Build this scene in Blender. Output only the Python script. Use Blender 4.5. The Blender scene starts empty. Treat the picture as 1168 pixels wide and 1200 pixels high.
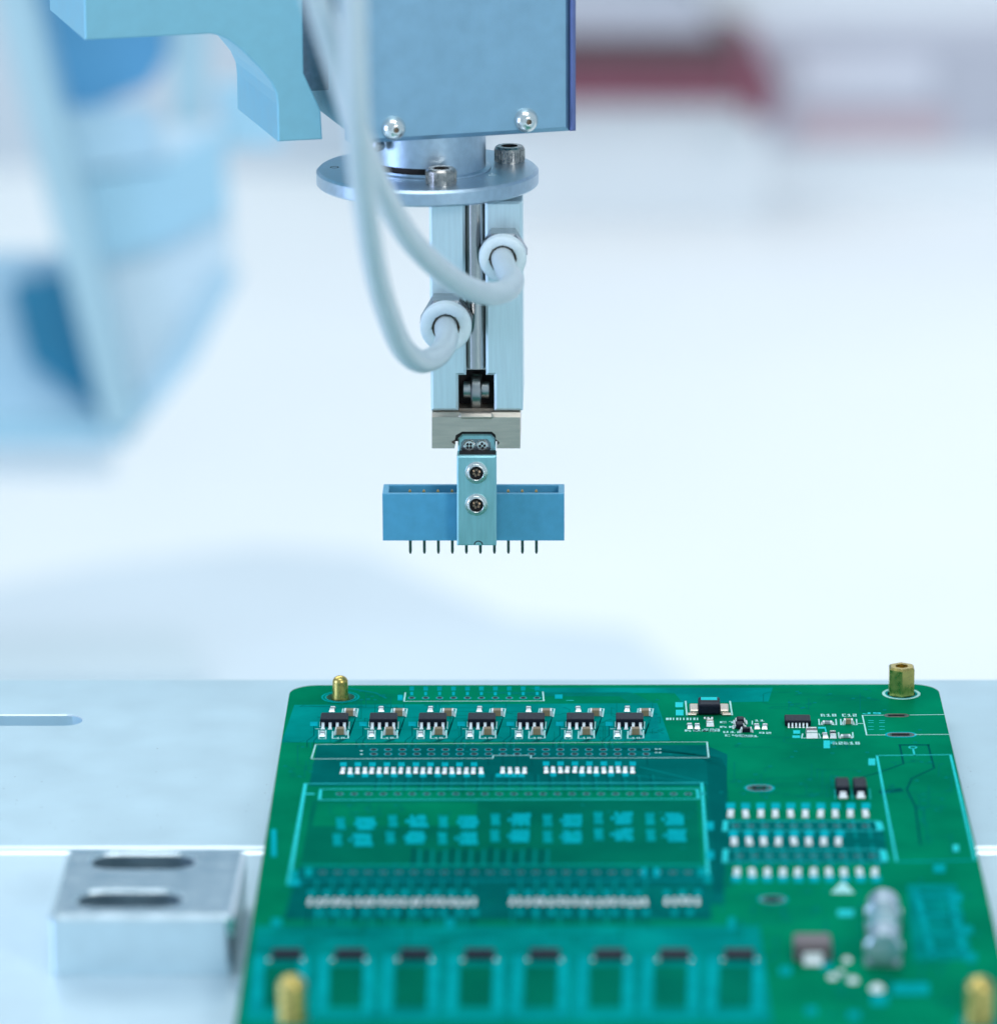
import bpy, bmesh, math, random
from mathutils import Vector, Matrix, geometry
random.seed(7)
scene = bpy.context.scene
col = scene.collection
S = 0.1                       # geometry is written in millimetres, 1 Blender unit = 1 cm
R = math.radians

# ------------------------------------------------------------------ camera
F_PX, PPX, PPY = 6000.0, 690.0, 600.0          # focal length and optical centre of the 1168 x 1200 photograph
PITCH = math.atan(1690 / F_PX)
CAM = Vector((0, -870, 289.6))
cam_d = bpy.data.cameras.new("camera")
cam_d.sensor_fit = 'VERTICAL'
cam_d.sensor_height = 24
cam_d.lens = 24 * F_PX / 1200
cam_d.shift_x = (584 - PPX) / 1200
cam_d.clip_start, cam_d.clip_end = 0.5, 2000
cam_d.dof.use_dof = True
cam_d.dof.focus_distance = 91.7
cam_d.dof.aperture_fstop = 0.082
cam = bpy.data.objects.new("camera", cam_d)
cam.location = CAM * S
cam.rotation_euler = (math.pi / 2 - PITCH, 0, 0)
col.objects.link(cam)
scene.camera = cam

# ------------------------------------------------------------------ light
scene.view_settings.view_transform = 'Standard'
scene.view_settings.look = 'None'
scene.view_settings.exposure = 0.0
world = bpy.data.worlds.new("World")
scene.world = world
world.use_nodes = True
bg = world.node_tree.nodes['Background']
bg.inputs[0].default_value = (0.46, 0.66, 0.84, 1)
bg.inputs[1].default_value = 0.72

def area(name, loc, target, sx, sy, power, colour):
    l = bpy.data.lights.new(name, 'AREA')
    l.shape = 'RECTANGLE'; l.size = sx * S; l.size_y = sy * S
    l.energy = power; l.color = colour
    o = bpy.data.objects.new(name, l)
    o.location = Vector(loc) * S
    o.rotation_euler = (Vector(target) - Vector(loc)).to_track_quat('-Z', 'Y').to_euler()
    col.objects.link(o)
    return o
area("ceiling_lamp", (-20, -165, 640), (0, -20, 0), 420, 240, 11000, (0.93, 0.98, 1.0))
area("key_lamp", (260, -560, 330), (0, 0, 40), 130, 130, 9600, (1.0, 0.985, 0.96))
area("side_lamp", (-520, -160, 120), (0, 20, 70), 260, 260, 13000, (0.52, 0.64, 1.0))
area("room_lamp", (-520, 1250, 1250), (-420, 1050, -250), 1500, 1200, 140000, (1.0, 0.985, 0.93))
area("warm_fill", (560, 1000, 420), (470, 1600, -80), 400, 200, 19000, (1.0, 0.87, 0.88))  # added pinkish fill for the far right, no window there
area("background_fill", (60, 330, 430), (40, 1300, -60), 800, 150, 20000, (0.96, 1.0, 1.0))  # added fill that brightens the upright panels in the background

# ------------------------------------------------------------------ pixel <-> place
def ray(px, py):
    x = (px - PPX) / F_PX; y = -(py - PPY) / F_PX
    c, s = math.cos(PITCH), math.sin(PITCH)
    return Vector((x, c + y * s, -s + y * c))
BOARD_Z = 5.6
def at_z(px, py, z=BOARD_Z):
    d = ray(px, py); return CAM + d * ((z - CAM.z) / d.z)
def at_y(px, py, y):
    d = ray(px, py); return CAM + d * ((y - CAM.y) / d.y)
def at_plane(px, py, p, n):
    d = ray(px, py); return CAM + d * ((p - CAM).dot(n) / d.dot(n))

# ------------------------------------------------------------------ materials
def mat(name, colour, rough=0.5, metal=0.0, var=0.06, scale=6.0, bump=0.0, bscale=60.0, spec=0.5,
        stretch=(1, 1, 1), rvar=0.0, sss=0.0, trans=0.0, coat=0.0, tint=None, glaze=0.0):
    m = bpy.data.materials.new(name); m.use_nodes = True
    nt = m.node_tree; N = nt.nodes; L = nt.links
    b = N['Principled BSDF']
    b.inputs['Roughness'].default_value = rough
    b.inputs['Metallic'].default_value = metal
    b.inputs['Specular IOR Level'].default_value = spec
    b.inputs['Transmission Weight'].default_value = trans
    b.inputs['Coat Weight'].default_value = coat
    b.inputs['Coat Roughness'].default_value = 0.12
    if tint: b.inputs['Specular Tint'].default_value = (*tint, 1)
    if sss:
        b.inputs['Subsurface Weight'].default_value = sss
        b.inputs['Subsurface Scale'].default_value = 0.15
    tc = N.new('ShaderNodeTexCoord'); mp = N.new('ShaderNodeMapping')
    mp.inputs['Scale'].default_value = stretch
    L.new(tc.outputs['Object'], mp.inputs[0])
    nz = N.new('ShaderNodeTexNoise'); nz.inputs['Scale'].default_value = scale
    nz.inputs['Detail'].default_value = 5
    L.new(mp.outputs[0], nz.inputs['Vector'])
    rp = N.new('ShaderNodeValToRGB')
    c = colour
    lo = tuple(max(0, v * (1 - var)) for v in c) + (1,)
    hi = tuple(min(1, v * (1 + var)) for v in c) + (1,)
    rp.color_ramp.elements[0].position = 0.32; rp.color_ramp.elements[0].color = lo
    rp.color_ramp.elements[1].position = 0.68; rp.color_ramp.elements[1].color = hi
    L.new(nz.outputs['Fac'], rp.inputs[0]); L.new(rp.outputs[0], b.inputs['Base Color'])
    if rvar:
        mr = N.new('ShaderNodeMapRange')
        mr.inputs['From Min'].default_value = 0.3; mr.inputs['From Max'].default_value = 0.7
        mr.inputs['To Min'].default_value = rough - rvar; mr.inputs['To Max'].default_value = rough + rvar
        L.new(nz.outputs['Fac'], mr.inputs[0]); L.new(mr.outputs[0], b.inputs['Roughness'])
    if bump:
        n2 = N.new('ShaderNodeTexNoise'); n2.inputs['Scale'].default_value = bscale; n2.inputs['Detail'].default_value = 3
        L.new(mp.outputs[0], n2.inputs['Vector'])
        bp = N.new('ShaderNodeBump'); bp.inputs['Strength'].default_value = bump; bp.inputs['Distance'].default_value = 0.01
        L.new(n2.outputs['Fac'], bp.inputs['Height']); L.new(bp.outputs[0], b.inputs['Normal'])
    if glaze:                                   # lacquer: a tinted gloss layer
        g = N.new('ShaderNodeBsdfGlossy'); g.inputs['Color'].default_value = (*tint, 1); g.inputs['Roughness'].default_value = rough * 0.8
        mx = N.new('ShaderNodeMixShader'); mx.inputs[0].default_value = glaze
        L.new(b.outputs[0], mx.inputs[1]); L.new(g.outputs[0], mx.inputs[2]); L.new(mx.outputs[0], N['Material Output'].inputs[0])
        if bump: L.new(bp.outputs[0], g.inputs['Normal'])
    return m

M = dict(
    anod=mat('blue_anodised_aluminium', (0.285, 0.48, 0.62), 0.45, 0.75, 0.05, 3, 0.12, 90, rvar=0.04),
    paint=mat('pale_teal_machine_paint', (0.26, 0.56, 0.66), 0.5, 0.25, 0.03, 4, 0.12, 60, rvar=0.05),
    edge_refl=mat('indigo_edge_reflection', (0.15, 0.19, 0.40), 0.4, 0.6, 0.05, 4),
    flange=mat('matt_blasted_aluminium', (0.50, 0.62, 0.72), 0.33, 0.95, 0.06, 8, 0.2, 140, rvar=0.05),
    body=mat('brushed_gripper_aluminium', (0.74, 0.90, 0.93), 0.38, 0.6, 0.04, 3, 0.04, 30, stretch=(6, 6, 0.4), rvar=0.05),
    finger=mat('satin_finger_steel', (0.38, 0.72, 0.75), 0.36, 0.65, 0.05, 3, 0.08, 30, stretch=(5, 5, 0.6), rvar=0.05),
    jaw=mat('ground_steel', (0.70, 0.60, 0.50), 0.33, 0.8, 0.08, 3, 0.08, 30, stretch=(0.6, 5, 5), rvar=0.06),
    rod=mat('polished_rod_steel', (0.50, 0.49, 0.47), 0.22, 1.0, 0.04, 4),
    bright=mat('bright_screw_steel', (0.86, 0.86, 0.82), 0.2, 0.85, 0.05, 8, rvar=0.05),
    cap_screw=mat('stained_cap_screw_steel', (0.42, 0.39, 0.36), 0.28, 1.0, 0.25, 14, 0.1, 60, rvar=0.1),
    nut=mat('nickel_nut', (0.34, 0.36, 0.38), 0.25, 1.0, 0.1, 8),
    dark=mat('dark_recess_shade', (0.014, 0.010, 0.009), 0.6, 0.0, 0.3, 8),  # near-black colour puts shade into recesses, slits and sockets
    roller=mat('dark_roller_steel', (0.42, 0.43, 0.42), 0.34, 1.0, 0.1, 8, rvar=0.06),
    socket=mat('tan_socket_bottom', (0.30, 0.22, 0.15), 0.35, 0.9, 0.2, 20),
    fitting=mat('white_fitting_plastic', (0.80, 0.88, 0.89), 0.4, 0, 0.04, 8, 0.1, 50),
    hose=mat('milky_air_hose', (0.82, 0.90, 0.92), 0.3, 0, 0.02, 4, trans=0.3),
    housing=mat('blue_connector_plastic', (0.10, 0.40, 0.60), 0.42, 0, 0.06, 5, 0.1, 80),
    pin=mat('dull_tinned_pin', (0.16, 0.22, 0.20), 0.3, 0.9, 0.15, 10),
    gold=mat('gold_contact', (0.62, 0.40, 0.16), 0.3, 1.0, 0.1, 10),
    brass=mat('worn_brass', (0.64, 0.49, 0.15), 0.3, 1.0, 0.16, 10, 0.08, 50, rvar=0.08),
    mask_a=mat('solder_mask_green', (0.001, 0.180, 0.074), 0.42, 0, 0.24, 0.7, 0.06, 12, spec=0.0, tint=(0.0, 0.6, 0.40), glaze=0.12, rvar=0.06),
    mask_b=mat('solder_mask_over_traces', (0.001, 0.088, 0.076), 0.42, 0, 0.28, 1.1, 0.06, 12, spec=0.0, tint=(0.0, 0.6, 0.55), glaze=0.12, rvar=0.06),
    mask_c=mat('solder_mask_bare_laminate', (0.001, 0.115, 0.048), 0.45, 0, 0.2, 0.8, 0.06, 12, spec=0.0, tint=(0.0, 0.6, 0.55), glaze=0.12, rvar=0.06),
    mask_d=mat('solder_mask_teal', (0.001, 0.225, 0.19), 0.42, 0, 0.26, 0.9, 0.06, 12, spec=0.0, tint=(0.0, 0.6, 0.55), glaze=0.12, rvar=0.06),
    edge=mat('laminate_edge', (0.10, 0.34, 0.27), 0.6, 0, 0.1, 10),
    trace_dark=mat('trace_under_mask_dark', (0.0008, 0.058, 0.054), 0.4, 0, 0.1, 3, spec=0.0, tint=(0.0, 0.6, 0.58), glaze=0.08),
    trace_soft=mat('trace_under_mask_soft', (0.001, 0.128, 0.082), 0.42, 0, 0.1, 3, spec=0.0, tint=(0.0, 0.6, 0.55), glaze=0.14),
    trace_light=mat('trace_under_mask_light', (0.002, 0.20, 0.185), 0.35, 0, 0.1, 3, spec=0.0, tint=(0.0, 0.7, 0.65), glaze=0.12),
    silk=mat('cyan_silkscreen', (0.035, 0.68, 0.68), 0.6, 0, 0.08, 6, spec=0.0),
    silk_white=mat('white_silkscreen', (0.45, 0.84, 0.80), 0.6, 0, 0.08, 6, spec=0.1),
    silk_blue=mat('blue_silkscreen', (0.004, 0.44, 0.49), 0.6, 0, 0.12, 6, spec=0.0),
    silk_teal=mat('teal_print', (0.002, 0.35, 0.35), 0.6, 0, 0.14, 3, spec=0.0),
    solder=mat('solder_tin', (0.95, 0.97, 0.96), 0.3, 0.3, 0.08, 12),
    chip=mat('black_epoxy', (0.009, 0.012, 0.022), 0.4, 0, 0.2, 20, 0.15, 90, spec=0.12),
    lead=mat('tinned_lead', (0.92, 0.95, 0.95), 0.28, 0.35, 0.05, 10),
    cap=mat('tan_ceramic', (0.30, 0.215, 0.12), 0.45, 0, 0.1, 12),
    resist=mat('grey_resistor', (0.28, 0.34, 0.36), 0.4, 0, 0.15, 12),
    resist_glare=mat('glare_white_resistor', (0.93, 0.97, 0.96), 0.35, 0, 0.03, 12),  # glare off the solder ends put into the white colour
    tantalum=mat('brown_moulded_case', (0.16, 0.12, 0.125), 0.4, 0, 0.1, 10),
    fuse_cap=mat('nickel_fuse_cap', (0.58, 0.68, 0.74), 0.3, 0.85, 0.05, 8),
    glass=mat('fuse_glass', (0.55, 0.85, 0.90), 0.06, 0, 0.02, 4, trans=0.55),
    hole=mat('plated_hole', (0.10, 0.11, 0.11), 0.4, 0.6, 0.2, 10),
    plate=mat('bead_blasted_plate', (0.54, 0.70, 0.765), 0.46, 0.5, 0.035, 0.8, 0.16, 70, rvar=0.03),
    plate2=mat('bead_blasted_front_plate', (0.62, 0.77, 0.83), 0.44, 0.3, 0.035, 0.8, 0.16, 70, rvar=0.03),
    plate_edge=mat('lit_plate_edge', (0.86, 0.93, 0.97), 0.3, 0.6, 0.03, 2),  # paler than the plates, highlight painted on chamfer and step
    block=mat('anodised_block', (0.82, 0.92, 0.95), 0.2, 0.92, 0.03, 3, 0.1, 80, rvar=0.03),
    slot=mat('slot_shade_dark', (0.20, 0.29, 0.34), 0.4, 0.6, 0.1, 8),  # darker than the block, shade painted into its slots; also colours the dust
    floor=mat('white_machine_bed', (0.85, 0.885, 0.895), 0.5, 0, 0.02, 0.05, spec=0.3),
    wall=mat('pale_lab_wall', (0.66, 0.72, 0.78), 0.7, 0, 0.05, 0.03),
    white_panel=mat('white_panel', (0.86, 0.90, 0.92), 0.5, 0, 0.03, 0.1),
    grey_panel=mat('grey_cabinet', (0.50, 0.51, 0.58), 0.5, 0, 0.05, 0.1),
    lilac=mat('pale_lilac_panel', (0.68, 0.69, 0.76), 0.5, 0, 0.03, 0.1),
    pink_panel=mat('pink_cover', (0.60, 0.47, 0.51), 0.5, 0, 0.05, 0.1),
    red=mat('dull_red_cover', (0.23, 0.065, 0.10), 0.5, 0, 0.15, 0.15),
    brown=mat('brown_cover', (0.12, 0.065, 0.075), 0.5, 0, 0.15, 0.15),
    mat_grey=mat('pale_blue_shade', (0.66, 0.745, 0.80), 0.5, 0, 0.05, 0.06),
    shade_grey2=mat('grey_blue_shade', (0.60, 0.70, 0.745), 0.5, 0, 0.05, 0.06),
    m_blue=mat('deep_blue_panel', (0.018, 0.225, 0.38), 0.4, 0, 0.15, 0.15),
    m_deep=mat('navy_blue_panel', (0.018, 0.115, 0.19), 0.4, 0, 0.12, 0.12),
    m_mid=mat('mid_blue_panel', (0.10, 0.33, 0.56), 0.4, 0, 0.12, 0.12),
    m_haze=mat('very_pale_blue_panel', (0.72, 0.83, 0.89), 0.45, 0, 0.06, 0.1),
    m_sky=mat('sky_blue_panel', (0.42, 0.67, 0.80), 0.45, 0, 0.08, 0.1),
    m_pale=mat('pale_blue_panel', (0.48, 0.68, 0.80), 0.45, 0, 0.08, 0.12),
    m_beam=mat('silver_blue_beam', (0.46, 0.65, 0.72), 0.4, 0.2, 0.06, 0.2),
)

# ------------------------------------------------------------------ mesh builder (millimetres, world axes)
ORG = {}
class MB:
    def __init__(self, fn=None):
        self.v = []; self.f = []; self.mi = []; self.sm = []; self.fn = fn
    def add(self, vs, fs, mi=0, smooth=False):
        o = len(self.v)
        self.v += [Vector(p) for p in vs]
        for q in fs:
            self.f.append([i + o for i in q]); self.mi.append(mi); self.sm.append(smooth)
        return self
    def from_bm(self, bm, mi=0, smooth=False):
        bm.verts.index_update()
        self.add([v.co.copy() for v in bm.verts], [[v.index for v in f.verts] for f in bm.faces], mi, smooth)
        bm.free(); return self
    def box(self, x0, x1, y0, y1, z0, z1, bev=0, mi=0, rot=0, seg=1):
        bm = bmesh.new()
        bmesh.ops.create_cube(bm, size=1)
        c = Vector(((x0 + x1) / 2, (y0 + y1) / 2, (z0 + z1) / 2))
        for v in bm.verts:
            v.co = Vector((v.co.x * (x1 - x0), v.co.y * (y1 - y0), v.co.z * (z1 - z0)))
        if bev:
            bmesh.ops.bevel(bm, geom=list(bm.edges), offset=bev, segments=seg, affect='EDGES', profile=0.5)
        m = Matrix.Translation(c) @ Matrix.Rotation(rot, 4, 'Z')
        bmesh.ops.transform(bm, matrix=m, verts=bm.verts)
        return self.from_bm(bm, mi)
    def lathe(self, prof, centre, axis=(0, 0, 1), seg=32, mi=0, smooth=True, a0=0.0):
        """prof = [(radius, height)] round an axis; sharp corners by repeating a point"""
        ax = Vector(axis).normalized(); c = Vector(centre)
        u = ax.orthogonal().normalized(); w = ax.cross(u)
        if abs(ax.z) > 0.9: u, w = Vector((1, 0, 0)), Vector((0, 1, 0)) * (1 if ax.z > 0 else -1)
        vs, fs = [], []
        for r, h in prof:
            for k in range(seg):
                a = a0 + 2 * math.pi * k / seg
                vs.append(c + ax * h + (u * math.cos(a) + w * math.sin(a)) * max(r, 1e-4))
        for i in range(len(prof) - 1):
            if prof[i] == prof[i + 1]: continue
            for k in range(seg):
                k2 = (k + 1) % seg
                fs.append([i * seg + k, i * seg + k2, (i + 1) * seg + k2, (i + 1) * seg + k])
        return self.add(vs, fs, mi, smooth)
    def prism(self, poly, back, chamfer=0.0, mi=0, mi_side=None):
        """poly: 3-D outline of the front face; back: extrusion vector; optional chamfer round the front face"""
        bm = bmesh.new()
        b = Vector(back)
        fv = [bm.verts.new(p) for p in poly]; bv = [bm.verts.new(Vector(p) + b) for p in poly]
        n = len(poly)
        bm.faces.new(fv); bm.faces.new(bv[::-1])
        for i in range(n):
            j = (i + 1) % n
            bm.faces.new([fv[j], fv[i], bv[i], bv[j]])
        bmesh.ops.recalc_face_normals(bm, faces=bm.faces)
        if chamfer:
            fe = [e for e in bm.edges if e.verts[0] in fv and e.verts[1] in fv]
            bmesh.ops.bevel(bm, geom=fe, offset=chamfer, segments=1, affect='EDGES')
        return self.from_bm(bm, mi)
    def tube(self, pts, r, seg=16, sub=6, mi=0):
        P = [Vector(p) for p in pts]; path = []
        for i in range(len(P) - 1):
            p0 = P[max(i - 1, 0)]; p1 = P[i]; p2 = P[i + 1]; p3 = P[min(i + 2, len(P) - 1)]
            for k in range(sub):
                t = k / sub
                path.append(0.5 * ((2 * p1) + (p2 - p0) * t + (2 * p0 - 5 * p1 + 4 * p2 - p3) * t * t + (3 * p1 - p0 - 3 * p2 + p3) * t ** 3))
        path.append(P[-1])
        vs, fs = [], []
        u = None
        for i, p in enumerate(path):
            t = (path[min(i + 1, len(path) - 1)] - path[max(i - 1, 0)]).normalized()
            u = t.orthogonal().normalized() if u is None else (u - t * u.dot(t)).normalized()
            w = t.cross(u)
            for k in range(seg):
                a = 2 * math.pi * k / seg
                vs.append(p + (u * math.cos(a) + w * math.sin(a)) * r)
        for i in range(len(path) - 1):
            for k in range(seg):
                k2 = (k + 1) % seg
                fs.append([i * seg + k, i * seg + k2, (i + 1) * seg + k2, (i + 1) * seg + k])
        fs.append(list(range(seg))[::-1]); fs.append([(len(path) - 1) * seg + k for k in range(seg)])
        return self.add(vs, fs, mi, True)
    def strip(self, pts, w, z, mi=0):
        """a flat ribbon through xy points at height z (printed line)"""
        for a, b in zip(pts[:-1], pts[1:]):
            a = Vector((a[0], a[1], 0)); b = Vector((b[0], b[1], 0))
            d = (b - a)
            if d.length < 1e-6: continue
            d.normalize(); n = Vector((-d.y, d.x, 0)) * w / 2; e = d * w / 2
            self.add([a - e - n + Vector((0, 0, z)), b + e - n + Vector((0, 0, z)), b + e + n + Vector((0, 0, z)), a - e + n + Vector((0, 0, z))], [[0, 1, 2, 3]], mi)
            z += 0.0006
        return self
    def rect(self, x0, x1, y0, y1, z, mi=0):
        return self.add([(x0, y0, z), (x1, y0, z), (x1, y1, z), (x0, y1, z)], [[0, 1, 2, 3]], mi)
    def ring(self, cx, cy, r0, r1, z, mi=0, seg=20, sx=1.0):
        vs = []
        for k in range(seg):
            a = 2 * math.pi * k / seg
            vs += [(cx + r0 * sx * math.cos(a), cy + r0 * math.sin(a), z), (cx + r1 * sx * math.cos(a), cy + r1 * math.sin(a), z)]
        fs = [[2 * k, 2 * k + 1, (2 * k + 3) % (2 * seg), (2 * k + 2) % (2 * seg)] for k in range(seg)]
        return self.add(vs, fs, mi)
    def build(self, name, mats, parent=None, at=(0, 0, 0)):
        at = Vector(at)
        me = bpy.data.meshes.new(name)
        f = self.fn or (lambda p: p)
        me.from_pydata([(f(p) - at) * S for p in self.v], [], self.f)
        for m in (mats if isinstance(mats, (list, tuple)) else [mats]):
            me.materials.append(m)
        me.polygons.foreach_set('material_index', self.mi)
        me.polygons.foreach_set('use_smooth', self.sm)
        me.update()
        bm = bmesh.new(); bm.from_mesh(me)
        bmesh.ops.remove_doubles(bm, verts=bm.verts, dist=1e-5)
        bm.to_mesh(me); bm.free()
        if any(self.sm):
            try: me.set_sharp_from_angle(angle=R(35))
            except Exception: pass
        o = bpy.data.objects.new(name, me)
        place(o, parent, at)
        return o

def place(o, parent, at):
    at = Vector(at)
    col.objects.link(o)
    ORG[o.name] = at
    if parent is not None:
        o.parent = parent
        o.location = (at - ORG[parent.name]) * S
    else:
        o.location = at * S
def thing(name, at, label, cat, group=None):
    o = bpy.data.objects.new(name, None); o.empty_display_size = 0.3
    place(o, None, at); tag(o, label, cat, group); return o
def tag(o, label, cat, group=None):
    o['label'] = label; o['category'] = cat
    if group: o['group'] = group
    return o
def structure(o):
    o['kind'] = 'structure'; return o
def copy_part(o, parent, at, rot=0.0):
    """another part like o (same mesh), with its own pieces"""
    c = o.copy(); place(c, parent, at); c.rotation_euler = (0, 0, rot)
    for ch in list(o.children):
        d = ch.copy(); col.objects.link(d); d.parent = c
    return c

# ------------------------------------------------------------------ flat sheets with holes
def inside(p, poly):
    x, y = p; c = False; n = len(poly)
    for i in range(n):
        x1, y1 = poly[i]; x2, y2 = poly[(i + 1) % n]
        if (y1 > y) != (y2 > y) and x < (x2 - x1) * (y - y1) / (y2 - y1) + x1: c = not c
    return c
def circle(cx, cy, r, n=14, sx=1.0):
    return [(cx + r * sx * math.cos(2 * math.pi * k / n), cy + r * math.sin(2 * math.pi * k / n)) for k in range(n)]
def obround(cx, cy, L, w, n=10):
    r = w / 2; h = L / 2 - r
    return [(cx + h + r * math.cos(-math.pi / 2 + math.pi * k / n), cy + r * math.sin(-math.pi / 2 + math.pi * k / n)) for k in range(n + 1)] + \
           [(cx - h + r * math.cos(math.pi / 2 + math.pi * k / n), cy + r * math.sin(math.pi / 2 + math.pi * k / n)) for k in range(n + 1)]
def rounded(x0, x1, y0, y1, r, n=8):
    out = []
    for cx, cy, a in ((x1 - r, y0 + r, -90), (x1 - r, y1 - r, 0), (x0 + r, y1 - r, 90), (x0 + r, y0 + r, 180)):
        for k in range(n + 1):
            t = R(a + 90 * k / n); out.append((cx + r * math.cos(t), cy + r * math.sin(t)))
    return out
def offset(poly, d):
    """move every corner outwards by d (counter-clockwise outline)"""
    n = len(poly); out = []
    for i in range(n):
        p0 = Vector(poly[i - 1]); p1 = Vector(poly[i]); p2 = Vector(poly[(i + 1) % n])
        a = (p1 - p0).normalized(); b = (p2 - p1).normalized()
        n1 = Vector((a.y, -a.x)); n2 = Vector((b.y, -b.x))
        m = n1 + n2
        m = m / max(m.dot(m) / 2, 0.3)
        out.append(tuple(p1 + m * d))
    return out
def fill(mb, outer, holes, z, mi=0, regions=()):
    loops = [outer] + list(holes) + [r[0] for r in regions]
    vs, es = [], []
    for lp in loops:
        o = len(vs); vs += [Vector(p[:2]) for p in lp]
        es += [(o + i, o + (i + 1) % len(lp)) for i in range(len(lp))]
    v2, e2, f2, *_ = geometry.delaunay_2d_cdt(vs, es, [], 0, 1e-5)
    boxes = [(min(p[0] for p in h), max(p[0] for p in h), min(p[1] for p in h), max(p[1] for p in h)) for h in holes]
    keep = {}
    for f in f2:
        c = sum((v2[i] for i in f), Vector((0, 0))) / len(f)
        if not inside(c, outer): continue
        if any(b[0] <= c.x <= b[1] and b[2] <= c.y <= b[3] and inside(c, h) for h, b in zip(holes, boxes)): continue
        m = mi
        for poly, k in regions:
            if inside(c, poly): m = k
        keep.setdefault(m, []).append(list(f))
    for m, fs in keep.items():
        mb.add([(p.x, p.y, z) for p in v2], fs, m)
def wall_loop(mb, loop_a, za, loop_b, zb, mi=0, smooth=False):
    n = len(loop_a)
    mb.add([(p[0], p[1], za) for p in loop_a] + [(p[0], p[1], zb) for p in loop_b],
           [[i, (i + 1) % n, n + (i + 1) % n, n + i] for i in range(n)], mi, smooth)
def slab(mb, outer, holes, z0, z1, ch=0.0, mi=0, mi_side=0, mi_ch=None, regions=(), hch=None, mi_hole=None):
    mi_hole = mi_side if mi_hole is None else mi_hole
    hch = ch if hch is None else hch
    mi_ch = mi_side if mi_ch is None else mi_ch
    top = offset(outer, -ch) if ch else outer
    hs = [offset(h, hch) if hch else h for h in holes]
    fill(mb, top, hs, z1, mi, regions)
    if ch:
        wall_loop(mb, outer, z1 - ch, top, z1, mi_ch)
        for h, h2 in zip(holes, hs): wall_loop(mb, h, z1 - hch, h2, z1, mi_ch)
    wall_loop(mb, outer, z0, outer, z1 - ch, mi_side)
    for h in holes: wall_loop(mb, h, z0, h, z1 - (hch if ch else 0), mi_hole)
    fill(mb, outer, holes, z0, mi_side)

# ================================================================== SETTING
FZ = -250.0
mb = MB(); mb.rect(-3000, 3000, -1600, 1690, FZ)
structure(mb.build('floor', M['floor']))
mb = MB(); mb.box(-2600, 2600, 1690, 1720, FZ - 10, 1500)
structure(mb.build('back_wall', M['wall']))

# rear plate with the obround slot, front plate a step lower
y_rear = at_z(584, 796, 0).y
y_step = at_z(584, 992.5, 0).y
y_front = at_z(584, 1003, -1.2).y
slot_a = at_z(97, 844, 0)
slot_w = at_z(50, 837.5, 0).y - at_z(50, 850, 0).y
mb = MB()
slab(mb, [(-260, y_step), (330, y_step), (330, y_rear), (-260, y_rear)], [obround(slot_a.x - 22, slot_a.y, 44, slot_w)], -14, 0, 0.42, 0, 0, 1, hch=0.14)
fill(mb, obround(slot_a.x - 22, slot_a.y, 44, slot_w), [], -4.0)
structure(mb.build('rear_plate', [M['plate'], M['plate_edge']]))
mb = MB()
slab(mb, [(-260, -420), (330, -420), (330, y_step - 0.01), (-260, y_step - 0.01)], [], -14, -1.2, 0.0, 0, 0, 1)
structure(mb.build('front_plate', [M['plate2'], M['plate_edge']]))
mb = MB(); mb.prism([Vector((-260, y_step - 0.012, -1.19)), Vector((-260, y_step - 0.55, -1.19)), Vector((-260, y_step - 0.012, -0.75))], (590, 0, 0))
structure(mb.build('seam_highlight', M['plate_edge']))  # added bright strip, a painted highlight along the step
mb = MB(); mb.box(-240, 310, -400, y_rear - 15, FZ + 0.5, -14.2)
structure(mb.build('machine_base', M['plate']))

mb = MB()
for _ in range(90):
    q = at_z(random.uniform(0, 330) if random.random() < 0.8 else random.uniform(1120, 1168), random.gauss(955, 40), 0)
    if q.y > y_step + 1 and q.y < y_rear - 2: mb.ring(q.x, q.y, 0, random.uniform(0.05, 0.16), 0.012, 0, 6)
d_ = mb.build('dust', M['slot'])
d_['kind'] = 'stuff'; d_['label'] = 'fine dark dust specks on the silver plate'

# ================================================================== BACKGROUND, far out of focus
def floor_poly(pts, z=FZ):
    return [at_z(x, y, z) for x, y in pts]
def shade_sheet(name, pts, h, m, label):  # flat sheets that paint soft shade onto the white bed
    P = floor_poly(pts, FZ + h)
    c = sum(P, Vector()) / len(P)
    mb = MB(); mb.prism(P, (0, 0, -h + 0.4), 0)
    o = mb.build(name, m, None, (c.x, c.y, FZ)); tag(o, label, 'painted shade'); return o
shade_sheet('floor_shade_sheet', [(-80, 700), (120, 660), (300, 640), (430, 648), (520, 690), (600, 725), (740, 738), (810, 800), (790, 850), (-80, 850)], 6, M['mat_grey'],
     'large blurred pale blue patch of painted shade on the white bed behind the plate')
shade_sheet('floor_shade_sheet', [(-80, 752), (60, 740), (200, 738), (232, 752), (238, 800), (-80, 800)], 16, M['shade_grey2'],
     'small blurred grey blue patch of painted shade lying at the left behind the plate')
def slab_y(name, pts, y, depth, m, parent, dy=0):
    P = [at_y(px, py, y) for px, py in pts]
    mb = MB(); mb.prism(P, (0, depth, 0))
    c = sum(P, Vector()) / len(P)
    return mb.build(name, m, parent, c)
g = at_y(60, 518, 700); base = Vector((g.x, 740, FZ))
mc = thing('machine_guard', base, 'blurred blue machine guard with a slanted silver beam at the left', 'machine guard')
slab_y('slanted_beam', [(-20, -60), (24, -60), (158, 496), (126, 510)], 700, 22, M['m_beam'], mc)
slab_y('bottom_rail', [(-90, 502), (140, 502), (152, 521), (-90, 521)], 702, 18, M['m_sky'], mc)
slab_y('side_rail', [(150, 518), (152, 488), (252, 318), (280, 326), (228, 424)], 715, 10, M['m_pale'], mc)
slab_y('deep_blue_panel', [(14, 338), (90, 322), (130, 492), (100, 474), (36, 424)], 728, 8, M['m_blue'], mc)
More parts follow.
